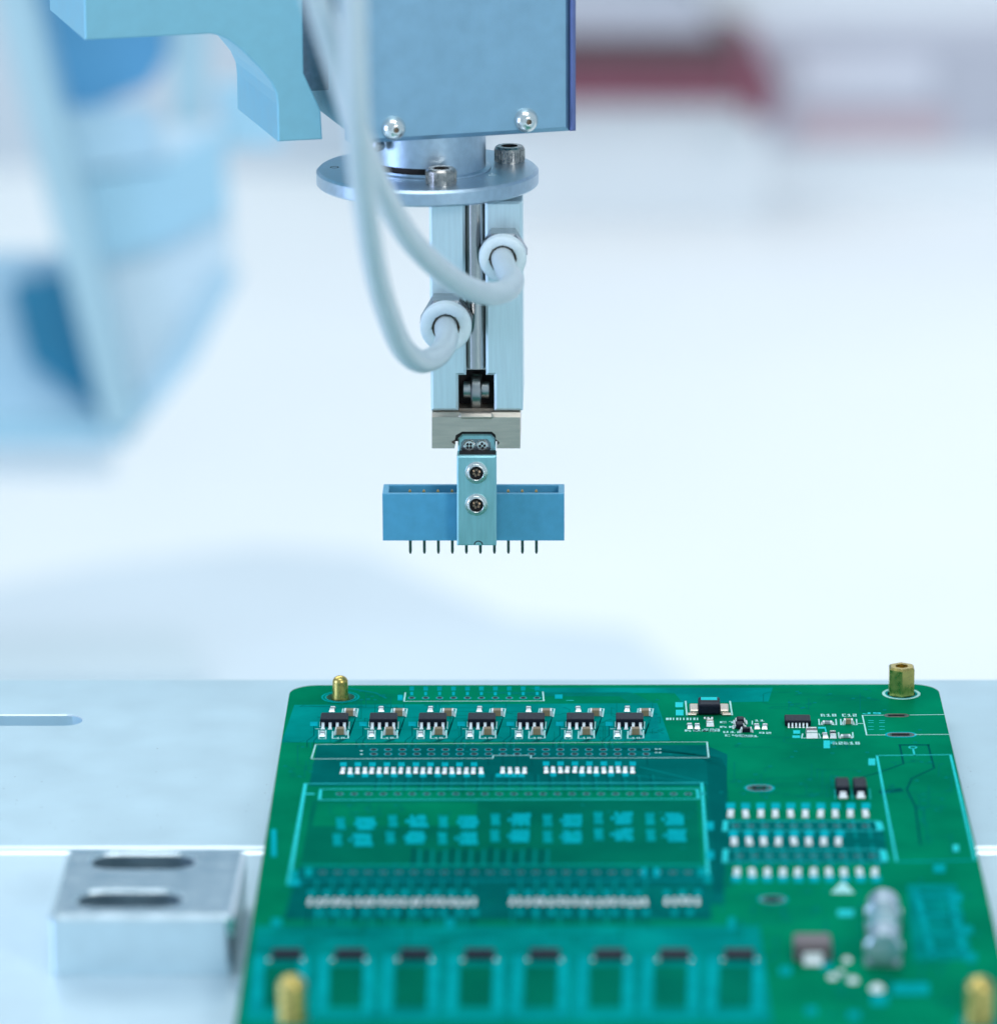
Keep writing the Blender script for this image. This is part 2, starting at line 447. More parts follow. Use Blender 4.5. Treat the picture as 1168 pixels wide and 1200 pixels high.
slab_y('left_panel', [(-90, 300), (78, 300), (90, 335), (24, 340), (40, 420), (105, 480), (125, 502), (-90, 502)], 736, 8, M['m_pale'], mc)
slab_y('front_panel', [(88, 150), (262, 150), (272, 322), (256, 326), (156, 490), (140, 470)], 738, 8, M['m_haze'], mc)
slab_y('upper_panel', [(14, -60), (196, -60), (196, 70), (176, 100), (110, 128), (60, 128)], 742, 10, M['m_mid'], mc)
slab_y('pale_band', [(60, 132), (180, 128), (190, 190), (80, 205)], 732, 8, M['m_pale'], mc)
slab_y('cross_panel', [(84, 208), (190, 194), (262, 150), (268, 250), (200, 285), (104, 312)], 734, 4, M['m_sky'], mc)
slab_y('inner_post', [(198, -60), (246, -60), (240, 190), (205, 190)], 748, 8, M['m_beam'], mc)
slab_y('side_block', [(250, 100), (330, 100), (330, 172), (262, 172)], 752, 8, M['m_sky'], mc)
slab_y('unseen_dark_panel', [(-500, -1500), (430, -1500), (430, -64), (-500, -64)], 752, 10, M['m_deep'], mc)  # unseen panel above the view, added to darken the block top's reflection
slab_y('support_leg', [(-90, 520), (130, 520), (130, 560), (-90, 560)], 760, 20, M['white_panel'], mc)

g = at_y(780, 165, 1560)
rd = thing('red_machine', (g.x, 1560, FZ), 'blurred dark red machine far back to the right of the robot head', 'machine')
slab_y('upper_cover', [(560, 14), (818, 14), (836, 48), (560, 48)], 1560, 60, M['grey_panel'], rd)
slab_y('brown_cover', [(560, 44), (868, 44), (876, 84), (560, 84)], 1556, 60, M['brown'], rd)
slab_y('red_cover', [(560, 82), (862, 82), (866, 122), (560, 122)], 1552, 60, M['red'], rd)
slab_y('end_cover', [(858, 50), (882, 56), (912, 116), (896, 146), (872, 134)], 1548, 60, M['red'], rd)
slab_y('base', [(560, 122), (864, 122), (898, 140), (898, 330), (560, 330)], 1570, 80, M['white_panel'], rd)
g = at_y(1030, 190, 1600)
gc = thing('grey_cabinet', (g.x, 1600, FZ), 'blurred grey cabinet with a white panel far back at the right', 'cabinet')
slab_y('cabinet_body', [(886, 46), (1260, 46), (1260, 172), (898, 172)], 1600, 70, M['grey_panel'], gc)
slab_y('white_panel', [(935, 66), (1092, 66), (1092, 112), (935, 112)], 1597, 4, M['lilac'], gc)
slab_y('pink_panel', [(930, 132), (1110, 132), (1110, 168), (930, 168)], 1597, 4, M['pink_panel'], gc)
slab_y('plinth', [(898, 172), (1260, 172), (1260, 330), (898, 330)], 1603, 60, M['white_panel'], gc)
slab_y('top_shelf', [(800, -60), (1260, -60), (1260, 42), (840, 42)], 1650, 30, M['white_panel'], gc)

# ================================================================== ROBOT HEAD (turned 17 degrees)
TH = R(17)
T = Vector((math.cos(TH), math.sin(TH), 0)); BK = Vector((-math.sin(TH), math.cos(TH), 0)); UP = Vector((0, 0, 1))
HP = at_y(501, 164.5, 13.0)                     # a point on the lower front edge of the cover
def hp(px, py, b=0.0):                          # pixel -> (a, z) on the plane parallel to the cover, b behind it
    q = at_plane(px, py, HP + BK * b, -BK) - HP
    return q.dot(T), q.z
def hw(a, b, z): return HP + T * a + BK * b + UP * z
TOPZ = 62.0
fl_c = at_y(501, 197.0, 25.0)                   # centre of the flange top
head = thing('robot_head', (fl_c.x, fl_c.y, fl_c.z), 'blue grey robot head above the gripper, with curved bracket and two round screws', 'robot arm')
a0 = hp(412, 165)[0]; a1 = hp(668.5, 156)[0]
mb = MB(); mb.prism([hw(a, 0, z) for a, z in ((a0, 0), (a1, 0), (a1, TOPZ), (a0, TOPZ))], BK * 5, 0.9)
mb.build('front_cover', M['anod'], head, HP)
mb = MB(); mb.prism([hw(a, 5.1, z) for a, z in ((a0 + 1, 1.0), (a1 - 1, 1.0), (a1 - 1, TOPZ), (a0 + 1, TOPZ))], BK * 40, 0)
mb.build('motor_case', M['paint'], head, HP)
mb = MB(); mb.prism([hw(a, 0.05, z) for a, z in ((a1 - 0.02, 0.05), (a1 + 1.05, 0.05), (a1 + 1.05, TOPZ), (a1 - 0.02, TOPZ))], BK * 4.9, 0.3)
mb.build('edge_reflection', M['edge_refl'], head, hw(a1, 0, 0))  # added strip, coloured as the dark reflection along the cover's edge
for px, py in ((461, 150), (616, 140.5)):
    a, z = hp(px, py)
    c = hw(a, -0.2, z)
    mb = MB()
    prof = [(0.42, 1.72), (0.5, 1.85)] + [(2.15 * math.cos(R(t)), 1.95 * math.sin(R(t))) for t in (74, 66, 58, 46, 34, 22, 10, 0)] + [(2.15, -0.3)]
    mb.lathe(prof, c, -BK, 28)
    mb.lathe([(0.47, 1.80), (0.42, 1.3), (0.0, 1.3)], c, -BK, 6, mi=1, smooth=False)
    mb.build('screw', [M['bright'], M['socket']], head, c)
# bracket
BB = 8.5
outl = [(100, 47), (246, 39.7), (257, 41.5), (266, 45.5), (282, 57.5), (304, 79.5), (317.7, 96), (323.7, 109.6), (325.3, 123), (326, 166), (378, 163.5), (376, 130), (356, 86), (355, 20)]
poly = [hp(x, y, BB) for x, y in outl]
poly = poly + [(poly[-1][0], TOPZ), (poly[0][0], TOPZ)]
mb = MB(); mb.prism([hw(a, BB, z) for a, z in poly], BK * 31, 0.25)
br = mb.build('bracket', M['paint'], head, hw(poly[0][0], BB, poly[0][1]))
# dark slot in the bracket's end face, and the shaded gap beside the cover
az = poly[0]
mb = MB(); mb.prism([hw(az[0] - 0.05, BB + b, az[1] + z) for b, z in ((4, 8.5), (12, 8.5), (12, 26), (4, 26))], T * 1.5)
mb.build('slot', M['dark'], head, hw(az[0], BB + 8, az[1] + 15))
al = hp(352, 60, 20)[0]
mb = MB(); mb.prism([hw(al, 20, 6), hw(a0 + 1.5, 20, 6), hw(a0 + 1.5, 20, TOPZ), hw(al, 20, TOPZ)], BK * 12)
mb.build('inner_plate', M['nut'], head, hw(al, 20, 6))

# collar with the clamp slit, flange with its cap screws
cr = 10.4
z0 = fl_c.z
mb = MB(); n = 64
zs = [z0 + 0.2, z0 + 0.9, z0 + 2.0, z0 + 24]
for i in range(n):
    t0, t1 = 2 * math.pi * i / n, 2 * math.pi * (i + 1) / n
    for k in range(3):
        tm = math.degrees((t0 + t1) / 2)
        if k == 1 and 195 < tm < 271: continue
        mb.add([(fl_c.x + cr * math.cos(t), fl_c.y + cr * math.sin(t), z) for t, z in ((t0, zs[k]), (t1, zs[k]), (t1, zs[k + 1]), (t0, zs[k + 1]))], [[0, 1, 2, 3]], 0, True)
mb.lathe([(9.4, 0.1), (9.4, 6)], fl_c, (0, 0, 1), 48, mi=1)
mb.lathe([(cr + 0.9, 0.02), (cr + 0.9, 0.35), (cr, 0.55)], fl_c, (0, 0, 1), 64, mi=0)
mb.build('collar', [M['flange'], M['dark']], head, fl_c)
mb = MB(); c = at_plane(443, 171, Vector((fl_c.x, fl_c.y - 9.0, 0)), Vector((0, 1, 0)))
mb.lathe([(0.0, 0.9), (0.75, 0.8), (1.0, 0.4), (1.0, -0.8)], c, (-0.45, -0.9, 0), 16)
mb.build('set_screw', M['nut'], head, c)
fr = 19.8
mb = MB()
mb.lathe([(0.0, 0), (fr - 0.45, 0), (fr - 0.45, 0), (fr, -0.45), (fr, -0.45), (fr, -2.5), (fr, -2.5), (fr - 0.35, -2.85), (fr - 0.35, -2.85), (0, -2.85)], fl_c, (0, 0, 1), 96)
flo = mb.build('flange', M['flange'], head, fl_c)
mb = MB()
mb.lathe([(2.65, 0), (2.65, 2.5), (2.35, 2.85), (2.35, 2.85), (1.5, 2.85), (1.5, 2.85)], (0, 0, 0), (0, 0, 1), 28)
mb.lathe([(1.5, 2.85), (1.4, 1.2), (0, 1.2)], (0, 0, 0), (0, 0, 1), 6, mi=1, smooth=False)
for k in range(28):
    a = 2 * math.pi * k / 28
    mb.box(2.64 * math.cos(a) - 0.09, 2.64 * math.cos(a) + 0.09, 2.64 * math.sin(a) - 0.09, 2.64 * math.sin(a) + 0.09, 0.2, 2.3)
bolt = None
p1 = at_z(517, 215.6, z0); p2 = at_z(597, 189.0, z0)
r1 = Vector((p1.x - fl_c.x, p1.y - fl_c.y, 0)); r2 = Vector((p2.x - fl_c.x, p2.y - fl_c.y, 0))
for p in (p1, p2):
    if bolt is None:
        bolt = mb.build('cap_screw', [M['cap_screw'], M['dark']], flo, (0, 0, 0))
        bolt.location = (p - ORG[flo.name]) * S
    else:
        copy_part(bolt, flo, p, 0.4)
for px, py, r in ((577, 205, 0.75), (468, 211.5, 0.75), (392, 196, 0.8)):
    q = at_z(px, py, z0)
    mb = MB(); mb.lathe([(0, -0.5), (r * 0.75, -0.5), (r * 0.75, 0.02), (r * 0.75, 0.02), (r, 0.02), (r, -0.3)], q, (0, 0, 1), 16)
    mb.build('threaded_hole', M['bright'] if px > 400 else M['dark'], flo, q)

# ================================================================== GRIPPER
BY = 15.0
def gy(px, py, y): return at_y(px, py, y)
top = gy(558, 236.0, BY)
grip = thing('pneumatic_gripper', (top.x, BY + 10, top.z), 'slim silver pneumatic gripper hanging under the round flange', 'gripper')
zt = gy(558, 236.5, BY).z; zb = gy(558, 481.5, BY).z; zk = gy(558, 440, BY).z
X = lambda px, py=360, y=BY: gy(px, py, y).x
xl, xr = X(503.8), X(612.2)
g0, g1 = X(545.5), X(568.8); k0, k1 = X(537, 460), X(579, 460)
mb = MB()
mb.prism([Vector((x, BY, z)) for x, z in ((xl, zb), (k0, zb), (k0, zk), (g0, zk), (g0, zt), (xl, zt))], (0, 6, 0), 0.45)
mb.prism([Vector((x, BY, z)) for x, z in ((k1, zb), (xr, zb), (xr, zt), (g1, zt), (g1, zk), (k1, zk))], (0, 6, 0), 0.45)
mb.box(xl + 0.02, xr - 0.02, BY + 6.02, BY + 20, zb, zt)
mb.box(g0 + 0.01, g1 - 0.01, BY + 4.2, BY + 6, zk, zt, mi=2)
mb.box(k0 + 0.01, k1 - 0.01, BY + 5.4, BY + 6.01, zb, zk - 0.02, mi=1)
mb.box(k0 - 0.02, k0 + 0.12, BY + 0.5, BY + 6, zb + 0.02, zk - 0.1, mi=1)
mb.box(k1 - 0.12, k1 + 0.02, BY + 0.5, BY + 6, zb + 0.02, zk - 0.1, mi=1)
body = mb.build('body', [M['body'], M['dark'], M['cap_screw']], grip, (top.x, BY, zt))
xc = (g0 + g1) / 2; zr = gy(558, 433, BY).z
mb = MB(); mb.lathe([(0, zr), (1.70, zr), (1.70, zr), (1.70, zt)], (xc, BY + 1.95, 0), (0, 0, 1), 40)
mb.build('rod', M['rod'], grip, (xc, BY + 2.3, zr))
zc = gy(558, 462, BY + 1).z
mb = MB()
mb.lathe([(0, -0.93), (3.0, -0.93), (3.25, -0.7), (3.25, 0.7), (3.0, 0.93), (0, 0.93)], (xc, BY + 3.6, zc - 0.1), (1, 0, 0), 32)
for s in (-1, 1):
    mb.lathe([(0, 2.45 * 1), (1.35, 2.45), (1.55, 2.25), (1.55, 1.0), (0, 1.0)], (xc, BY + 2.4, zc + 0.5), (s, 0, 0), 28)
mb.build('roller', M['roller'], grip, (xc, BY + 3, zc))
# jaw holder with the notch
JY = 14.1
def jp(x, y): return gy(x, y, JY)
out = [(506, 489), (506, 525.5), (532.5, 525.5), (533.5, 521), (529.5, 519), (529.5, 517), (533, 515.5), (534, 510), (541.5, 505.8), (576, 505.8), (580.5, 509.5), (581, 515), (585, 518), (585, 520), (582, 522), (582, 525.5), (609.5, 525.5), (609.5, 489)]
mb = MB(); mb.prism([jp(x, y) for x, y in out], (0, 14, 0), 0)
za, zz, xa, xb = jp(558, 489).z, jp(558, 484.5).z, jp(506, 489).x, jp(609.5, 489).x
mb.prism([Vector((xa, y, z)) for y, z in ((JY, za + 0.002), (JY + 0.75, zz), (JY + 14, zz), (JY + 14, za + 0.002))], (xb - xa, 0, 0))
mb.box(X(507), X(608), JY + 2.5, JY + 14, jp(558, 484).z, zb - 0.02, mi=0)
mb.build('jaw_holder', M['jaw'], grip, jp(558, 500))
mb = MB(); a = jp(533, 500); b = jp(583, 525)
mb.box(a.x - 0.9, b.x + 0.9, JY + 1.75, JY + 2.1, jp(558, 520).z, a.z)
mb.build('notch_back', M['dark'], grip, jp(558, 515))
mb = MB(); a = jp(537, 484); b = jp(579, 490)
mb.box(a.x, b.x, JY - 0.4, JY + 2.4, b.z - 0.25, a.z - 0.1, 0.5)
mb.build('stop_plate', M['jaw'], grip, jp(558, 487))
# tongue with the two cross screws
TY = 15.6
tp = [(536.5, 531), (536.5, 514), (541.5, 509), (575, 509), (580.5, 514), (580.5, 531)]
mb = MB(); mb.prism([gy(x, y, TY) for x, y in tp], (0, 4, 0), 0.25)
ton = mb.build('tongue', M['finger'], grip, gy(558, 520, TY))
for px in (549.8, 565):
    c = gy(px, 521.8, TY)
    mb = MB()
    mb.lathe([(0, 0.45), (0.85, 0.42), (1.06, 0.2), (1.06, -0.1)], c, (0, -1, 0), 24)
    for k in range(4):
        a = k * math.pi / 2 + (0.78 if px < 555 else 0.1)
        mb.lathe([(0, 0.50), (0.25, 0.50), (0.25, 0.3)], c + Vector((math.cos(a) * 0.40, 0, math.sin(a) * 0.40)), (0, -1, 0), 10, mi=1)
    mb.build('cross_screw', [M['bright'], M['dark']], ton, c)
mb = MB(); c = gy(557.5, 523, TY - 0.01)
mb.prism([gy(x, y, TY - 0.0) + Vector((0, -0.012, 0)) for x, y in ((542, 529), (540, 526), (540, 519), (544, 514.5), (571, 514.5), (575, 519), (575, 526), (573, 529))], (0, 0.01, 0))
mb.build('screw_seat', M['nut'], ton, c)
# finger
FY = 12.0
fp = [(535.3, 534.5), (581.5, 534.5), (581.5, 639.5), (535.3, 639.5)]
mb = MB(); mb.prism([gy(x, y, FY) for x, y in fp][::-1], (0, 3.55, 0), 0.3)
fin = mb.build('finger', M['finger'], grip, gy(558, 585, FY))
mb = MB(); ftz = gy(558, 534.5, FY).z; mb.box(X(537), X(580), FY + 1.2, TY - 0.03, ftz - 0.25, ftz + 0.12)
mb.build('top_shade', M['dark'], fin, gy(558, 533, FY))  # dark strip paints the shade on top of the finger
mb = MB(); mb.box(X(537), X(580), FY + 3.57, FY + 4.40, gy(558, 636, FY).z, ftz - 0.4)
mb.build('rubber_pad', M['nut'], fin, gy(558, 600, FY))
for py in (553.7, 591.2):
    c = gy(558.2, py, FY)
    mb = MB()
    mb.lathe([(1.22, 0.62), (1.30, 0.70), (1.55, 0.62), (1.66, 0.34), (1.66, 0.34), (1.98, 0.30), (2.05, 0.2), (2.05, -0.1)], c, (0, -1, 0), 32)
    mb.lathe([(1.26, 0.66), (1.20, 0.12), (0, 0.12)], c, (0, -1, 0), 6, mi=1, smooth=False)
    for k in range(6):
        a = k * math.pi / 3 + 0.3
        q = c + Vector((0.52 * math.cos(a), -0.15, 0.52 * math.sin(a)))
        mb.lathe([(0.30, 0.0), (0.26, 0.16 + 0.05 * (k % 3)), (0.0, 0.2 + 0.05 * (k % 2))], q, (0.25 * math.cos(a * 2), -1, 0.3), 5, mi=2, smooth=False)
    mb.build('button_screw', [M['bright'], M['dark'], M['socket']], fin, c)
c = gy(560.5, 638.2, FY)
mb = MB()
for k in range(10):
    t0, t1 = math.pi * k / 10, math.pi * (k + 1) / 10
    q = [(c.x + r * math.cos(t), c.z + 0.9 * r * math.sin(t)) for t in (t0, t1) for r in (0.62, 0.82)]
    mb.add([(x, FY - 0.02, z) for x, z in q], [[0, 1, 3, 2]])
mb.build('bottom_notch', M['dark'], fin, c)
# fittings
def fitting(px, py, y, r, rh):
    c = at_y(px, py, y)
    mb = MB()
    mb.lathe([(rh, 0.02), (rh + 0.3, 0.25), (r - 0.7, 0.35), (r - 0.2, 0.1), (r, -0.5), (r, -1.6), (r - 0.25, -1.9), (r - 0.9, -2.0), (r - 1.0, -3.0)], c, (0.02, -1, -0.02), 40)
    mb.lathe([(rh, 0.02), (rh - 0.08, -0.4), (rh - 0.08, -2.0), (0, -2.0)], c, (0.02, -1, -0.02), 32, mi=1)
    for k in range(5):
        a = R(150 + k * 14)
        q = c + Vector(((r - 0.95) * math.cos(a), -0.36, (r - 0.95) * math.sin(a)))
        mb.box(q.x - 0.5, q.x + 0.3, q.y, q.y + 0.1, q.z - 0.09, q.z + 0.09)
    o = mb.build('hose_fitting', [M['fitting'], M['cap']], grip, c)
    mb = MB()
    hgt = BY - (y + 2.4)
    mb.lathe([(r * 0.93, 0), (r * 0.93, 0), (r * 1.02, 0.4), (r * 1.02, hgt), (r * 1.02, hgt), (0, hgt)], c + Vector((0, 2.4, 0.2)), (0, 1, 0), 6, smooth=False, a0=R(45))
    mb.build('nut', M['nut'], o, c)
    return c
f1 = fitting(589, 303.5, 7.5, 4.2, 2.42)
f2 = fitting(522.3, 384, 6.5, 4.55, 2.45)

# ================================================================== HOSES
def hose(start, pts, label):
    P = [start + Vector((0, 1.8, 0)), start + Vector((0, -0.5, 0))] + [at_y(x, y, d) for x, y, d in pts]
    mb = MB(); mb.tube(P, 2.02, 20, 7)
    tag(mb.build('air_hose', M['hose'], None, start), label, 'hose', 'air hoses of the gripper')
hose(f1, [(594, 318, 1), (600.5, 329, -6), (593, 340, -12), (573, 344.5, -17), (545, 336, -25), (512, 313, -36), (478, 277, -52), (450, 228, -72), (425, 168, -94), (403, 100, -112), (386, 45, -124), (372, 0, -132), (352, -60, -140)],
     'milky air hose curving up from the upper right fitting, slanting at the top left')
hose(f2, [(523.5, 396, 0), (519, 409, -7), (507, 420, -14), (490, 423, -22), (471, 407, -34), (454, 368, -52), (440, 318, -74), (430, 258, -94), (422, 190, -112), (416, 110, -126), (413, 0, -136), (412, -60, -140)],
     'milky air hose looping from the lower left fitting and rising straight up')

# ================================================================== CONNECTOR held by the finger
CY = FY + 4.42
pa = at_y(448, 578.5, CY); pb = at_y(661, 633.5, CY)
cx0, cx1, cz1, cz0 = pa.x, pb.x, pa.z, pb.z
CD, WT = 6.6, 0.85
con = thing('pin_connector', ((cx0 + cx1) / 2, CY + CD / 2, cz0), 'blue ten pin connector held in the gripper finger above the board', 'connector')
mb = MB()
slab(mb, [(cx0, CY), (cx1, CY), (cx1, CY + CD), (cx0, CY + CD)], [[(cx0 + WT + 0.25, CY + WT), (cx1 - WT - 0.25, CY + WT), (cx1 - WT - 0.25, CY + CD - WT), (cx0 + WT + 0.25, CY + CD - WT)]], cz0 + 1.2, cz1, 0.12)
mb.rect(cx0 + 0.5, cx1 - 0.5, CY + 0.5, CY + CD - 0.5, cz0 + 3.4)
slab(mb, [(cx0, CY), (cx1, CY), (cx1, CY + CD), (cx0, CY + CD)], [], cz0, cz0 + 1.2)
mb.build('housing', M['housing'], con, ((cx0 + cx1) / 2, CY + CD / 2, cz0))
pin = None
for k in range(10):
    q = at_y(480.9 + 16.39 * k, 640, CY + CD / 2)
    at = Vector((q.x, CY + CD / 2, cz0))
    if pin is None:
        mb = MB(); w = 0.26
        zlow = gy(560, 648.5, CY + CD / 2).z - cz0
        ztop = cz1 - cz0 - 0.15
        mb.box(-w, w, -w, w, zlow + 0.4, 0.1)
        mb.lathe([(w * 1.38, zlow + 0.4), (w * 0.7, zlow)], (0, 0, 0), (0, 0, 1), 4, smooth=False, a0=R(45))
        mb.add([(-w * .7, -w * .7, zlow + .001), (w * .7, -w * .7, zlow + .001), (w * .7, w * .7, zlow + .001), (-w * .7, w * .7, zlow + .001)], [[0, 1, 2, 3]])
        pin = mb.build('pin', M['pin'], con, (0, 0, 0)); pin.location = (at - ORG[con.name]) * S
        mb = MB()
        mb.box(-w, w, -w, w, 3.42, ztop - 0.3)
        mb.lathe([(w * 1.38, ztop - 0.3), (w * 0.6, ztop), (0, ztop)], (0, 0, 0), (0, 0, 1), 4, smooth=False, a0=R(45))
        tip = mb.build('contact', M['gold'], con, (0, 0, 0)); tip.location = (at - ORG[con.name]) * S
    else:
        copy_part(pin, con, at); copy_part(tip, con, at)

# ================================================================== CLAMP BLOCK
FPZ = -1.2
q0 = at_z(57, 1144, FPZ); q1 = at_z(268, 1144, FPZ)
BH = 10.2
tb0 = at_z(70, 1075, FPZ + BH); tb1 = at_z(80, 994, FPZ + BH)
bx0, bx1 = q0.x + 0.1, q1.x + 1.0
by0 = q0.y; by1 = tb1.y
blk = thing('clamp_block', ((bx0 + bx1) / 2, (by0 + by1) / 2, FPZ), 'silver blue metal block with two obround slots beside the board', 'metal block')
holes = []
for a, b in (((105, 1008.5), (231, 1008.5)), ((88, 1053), (216, 1053))):
    u = at_z(*a, FPZ + BH); w = at_z(*b, FPZ + BH)
    holes.append(obround((u.x + w.x) / 2, u.y, w.x - u.x - 0.8, 7.4, 12))
mb = MB()
slab(mb, rounded(bx0, bx1, by0, by1, 1.6, 6), holes, FPZ + 0.05, FPZ + BH, 0.75, hch=0.45, mi_hole=1)
for h in holes:
    fill(mb, h, [], FPZ + BH - 4.6, 1)
mb.build('block_body', [M['block'], M['slot']], blk, ((bx0 + bx1) / 2, (by0 + by1) / 2, FPZ))
for h in holes:
    c = Vector((sum(p[0] for p in h) / len(h), sum(p[1] for p in h) / len(h), FPZ + BH - 4.58))
    mb = MB(); mb.lathe([(2.4, 0), (2.4, 2.0), (2.1, 2.3), (2.1, 2.3), (1.35, 2.3)], c, (0, 0, 1), 28)
    mb.lathe([(1.35, 2.3), (1.25, 1.0), (0, 1.0)], c, (0, 0, 1), 6, mi=1, smooth=False)
    mb.build('slot_screw', [M['bright'], M['dark']], blk, c)

# ================================================================== CIRCUIT BOARD
ROT = R(0.35)
lx = at_z(333, 850).x; rx = at_z(1109, 850).x
yr = 21.9; yf = -158.0
def B(px, py):
    q = at_z(px, py); return q.x, q.y
bc = Vector(((lx + rx) / 2, (yr + yf) / 2, 0.2))
pcb = thing('circuit_board', (bc.x, bc.y, BOARD_Z - 1.6), 'green printed circuit board crowded with small parts on the silver plate', 'circuit board')
def rotb(p):
    x, y = p[0] - bc.x, p[1] - 0
    return (bc.x + x * math.cos(ROT) - y * math.sin(ROT), x * math.sin(ROT) + y * math.cos(ROT))
outer = [rotb(p) for p in rounded(lx, rx, yf, yr, 5.0, 8)]
holes = []; pads = []                       # pads: (x, y, ring outer radius, hole radius)
def via(px, py, ro, rh): x, y = B(px, py); pads.append((x, y, ro, rh)); holes.append(circle(x, y, rh, 12))
for k in range(20):
    for py in (878.6, 883.8): via(438 + 16.79 * k, py, 0.78, 0.5)
for k in range(10): via(482.5 + 16.3 * k, 818, 0.75, 0.45)
def row(px0, px1, py, n, ro=0.75, rh=0.45):
    for k in range(n): via(px0 + (px1 - px0) * k / (n - 1), py, ro, rh)
row(398, 806, 930.5, 25)
row(378, 806, 1022.5, 25)
row(862, 1014, 968, 10)
row(866, 1022, 1003, 10)
posts = dict(pin_rear=(399, 817), hex=(1055.5, 813), pin_front=(343, 1195), pin_right=(1146.5, 1197))
post_at = {k: B(*v) for k, v in posts.items()}
for x, y in post_at.values(): holes.append(circle(x, y, 2.6, 20))
ovals = []
for px, py, L, w in ((1050, 838.5, 3.6, 1.1), (1055, 861, 4.0, 1.4), (889.5, 923.5, 3.6, 2.2), (905, 1054, 3.2, 2.4)):
    x, y = B(px, py); ovals.append((x, y, L, w)); holes.append(obround(x, y, L, w, 8))
def poly_px(*pts): return [B(*p) for p in pts]
regions = [
    (poly_px((345, 826), (770, 824), (785, 868), (330, 870)), 4),
    (poly_px((620, 806), (905, 806), (900, 822), (800, 824), (790, 812), (640, 812)), 4),
    (poly_px((372, 873), (826, 873), (852, 884), (848, 1060), (832, 1060), (826, 921), (362, 921)), 2),
    (poly_px((366, 938), (816, 938), (822, 1012), (352, 1012)), 3),
    (poly_px((350, 1016), (828, 1016), (834, 1078), (332, 1078)), 2),
    (poly_px((372, 940), (560, 940), (556, 968), (366, 968)), 1),
    (poly_px((300, 1085), (890, 1085), (905, 1199), (285, 1199)), 4),  # teal paints the reflected haze over the near part of the board
] + [(poly_px((330 + 76 * k - 19, 1132), (330 + 76 * k + 20, 1132), (330 + 76 * k + 19, 1180), (330 + 76 * k - 20, 1180)), 3) for k in range(8)] + [
    (poly_px((850, 962), (1034, 962), (1040, 1012), (852, 1012)), 2),
    (poly_px((1062, 1036), (1120, 1036), (1140, 1125), (1070, 1125)), 4),
]
mb = MB()
slab(mb, outer, holes, BOARD_Z - 1.6, BOARD_Z, 0, 1, 0, None, regions)
pc = mb.build('laminate', [M['edge'], M['mask_a'], M['mask_b'], M['mask_c'], M['mask_d']], pcb, (bc.x, bc.y, BOARD_Z - 1.6))

# plated pads: ring and barrel
pad_proto = {}
for x, y, ro, rh in pads:
    key = (ro, rh)
    at = Vector((x, y, BOARD_Z))
    if key not in pad_proto:
        mb = MB(); mb.lathe([(rh - 0.02, -1.5), (rh - 0.02, 0.03), (rh - 0.02, 0.03), (rh + 0.16, 0.03)], (0, 0, 0), (0, 0, 1), 12, mi=1)
        mb.lathe([(rh + 0.14, 0.034), (ro, 0.034), (ro, -0.01)], (0, 0, 0), (0, 0, 1), 16)
        o = mb.build('plated_pad', [M['silk_blue'], M['hole']], pcb, (0, 0, 0)); o.location = (at - ORG[pcb.name]) * S
        pad_proto[key] = o
    else: copy_part(pad_proto[key], pcb, at)
for x, y, L, w in ovals:
    mb = MB()
    a, b, c3 = obround(x, y, L + 0.02, w - 0.02, 8), obround(x, y, L + 0.9, w + 0.9, 8), obround(x, y, L + 1.7, w + 1.7, 8)
    wall_loop(mb, a, BOARD_Z - 1.5, a, BOARD_Z + 0.03, 1)
    wall_loop(mb, a, BOARD_Z + 0.03, b, BOARD_Z + 0.03, 1 if y < -60 or y > 5 else 1)
    if y < 0: wall_loop(mb, b, BOARD_Z + 0.02, c3, BOARD_Z + 0.02, 0)
    mb.build('oval_hole', [M['silk_blue'], M['hole']], pcb, (x, y, BOARD_Z))

# ---- copper traces under the mask
ZT, ZS = BOARD_Z + 0.018, BOARD_Z + 0.03
dk, lt = MB(), MB()
def tr(mb, w, *pts): mb.strip([B(*p) for p in pts], w, ZT)
for k in range(9):                                             # bundle that runs right of the header and down
    x = 829 + k * 2.6
    tr(dk, 0.16, (742 + 9 * k - 40, 876 + k * 0.2), (x - 14 + k, 884 + k * 0.6), (x, 893 + k), (x + 0.06 * 150, 1046 - k))
for k in range(7):                                             # bundle at the rear edge
    tr(lt, 0.17, (560 + 12 * k, 811.2 + k * 0.75), (738 - 2 * k, 811.2 + k * 0.75), (768 - 1.5 * k, 826 + k * 1.1), (772 - 1.5 * k, 866))
for k in range(6):
    tr(lt, 0.15, (782, 806.5 + k * 1.3), (900 - 9 * k, 806.5 + k * 1.3))
for c in (392, 449.5, 507, 564.5, 622, 679.8, 737.5):          # around the chips
    for k in range(4):
        tr(lt if k % 2 else dk, 0.15, (c - 24 + 3 * k, 848 + 2 * k), (c - 24 + 3 * k, 862), (c - 32 + 4 * k, 868), (c - 32 + 4 * k, 876))
        tr(dk, 0.15, (c + 25 - k, 840 + 3 * k), (c + 18 - k, 862 + k), (c + 2 * k, 870))
for k in range(20):                                            # down from the header through the resistors
    x = 438 + 16.79 * k; t = (x - 600) * 0.02
    tr(dk, 0.2, (x, 885), (x + t * 0.5, 897)); tr(dk, 0.2, (x + 4, 908), (x + 4 + t, 928))
    tr(lt, 0.14, (x + 8, 908), (x + 8 + t, 926))
for k in range(11):                                            # comb below the printed blocks
    x = 485 + 15 * k
    tr(dk, 0.55, (x, 994 + (k % 3) * 2), (x - 1.5, 1014))
    tr(lt, 0.4, (x + 7, 996), (x + 6, 1014))
for k in range(22):
    x = 362 + 9.2 * k; tr(lt if k % 2 else dk, 0.35, (x, 1030), (x - 1, 1050)); tr(lt if k % 3 else dk, 0.4, (x, 1064), (x - 1, 1084))
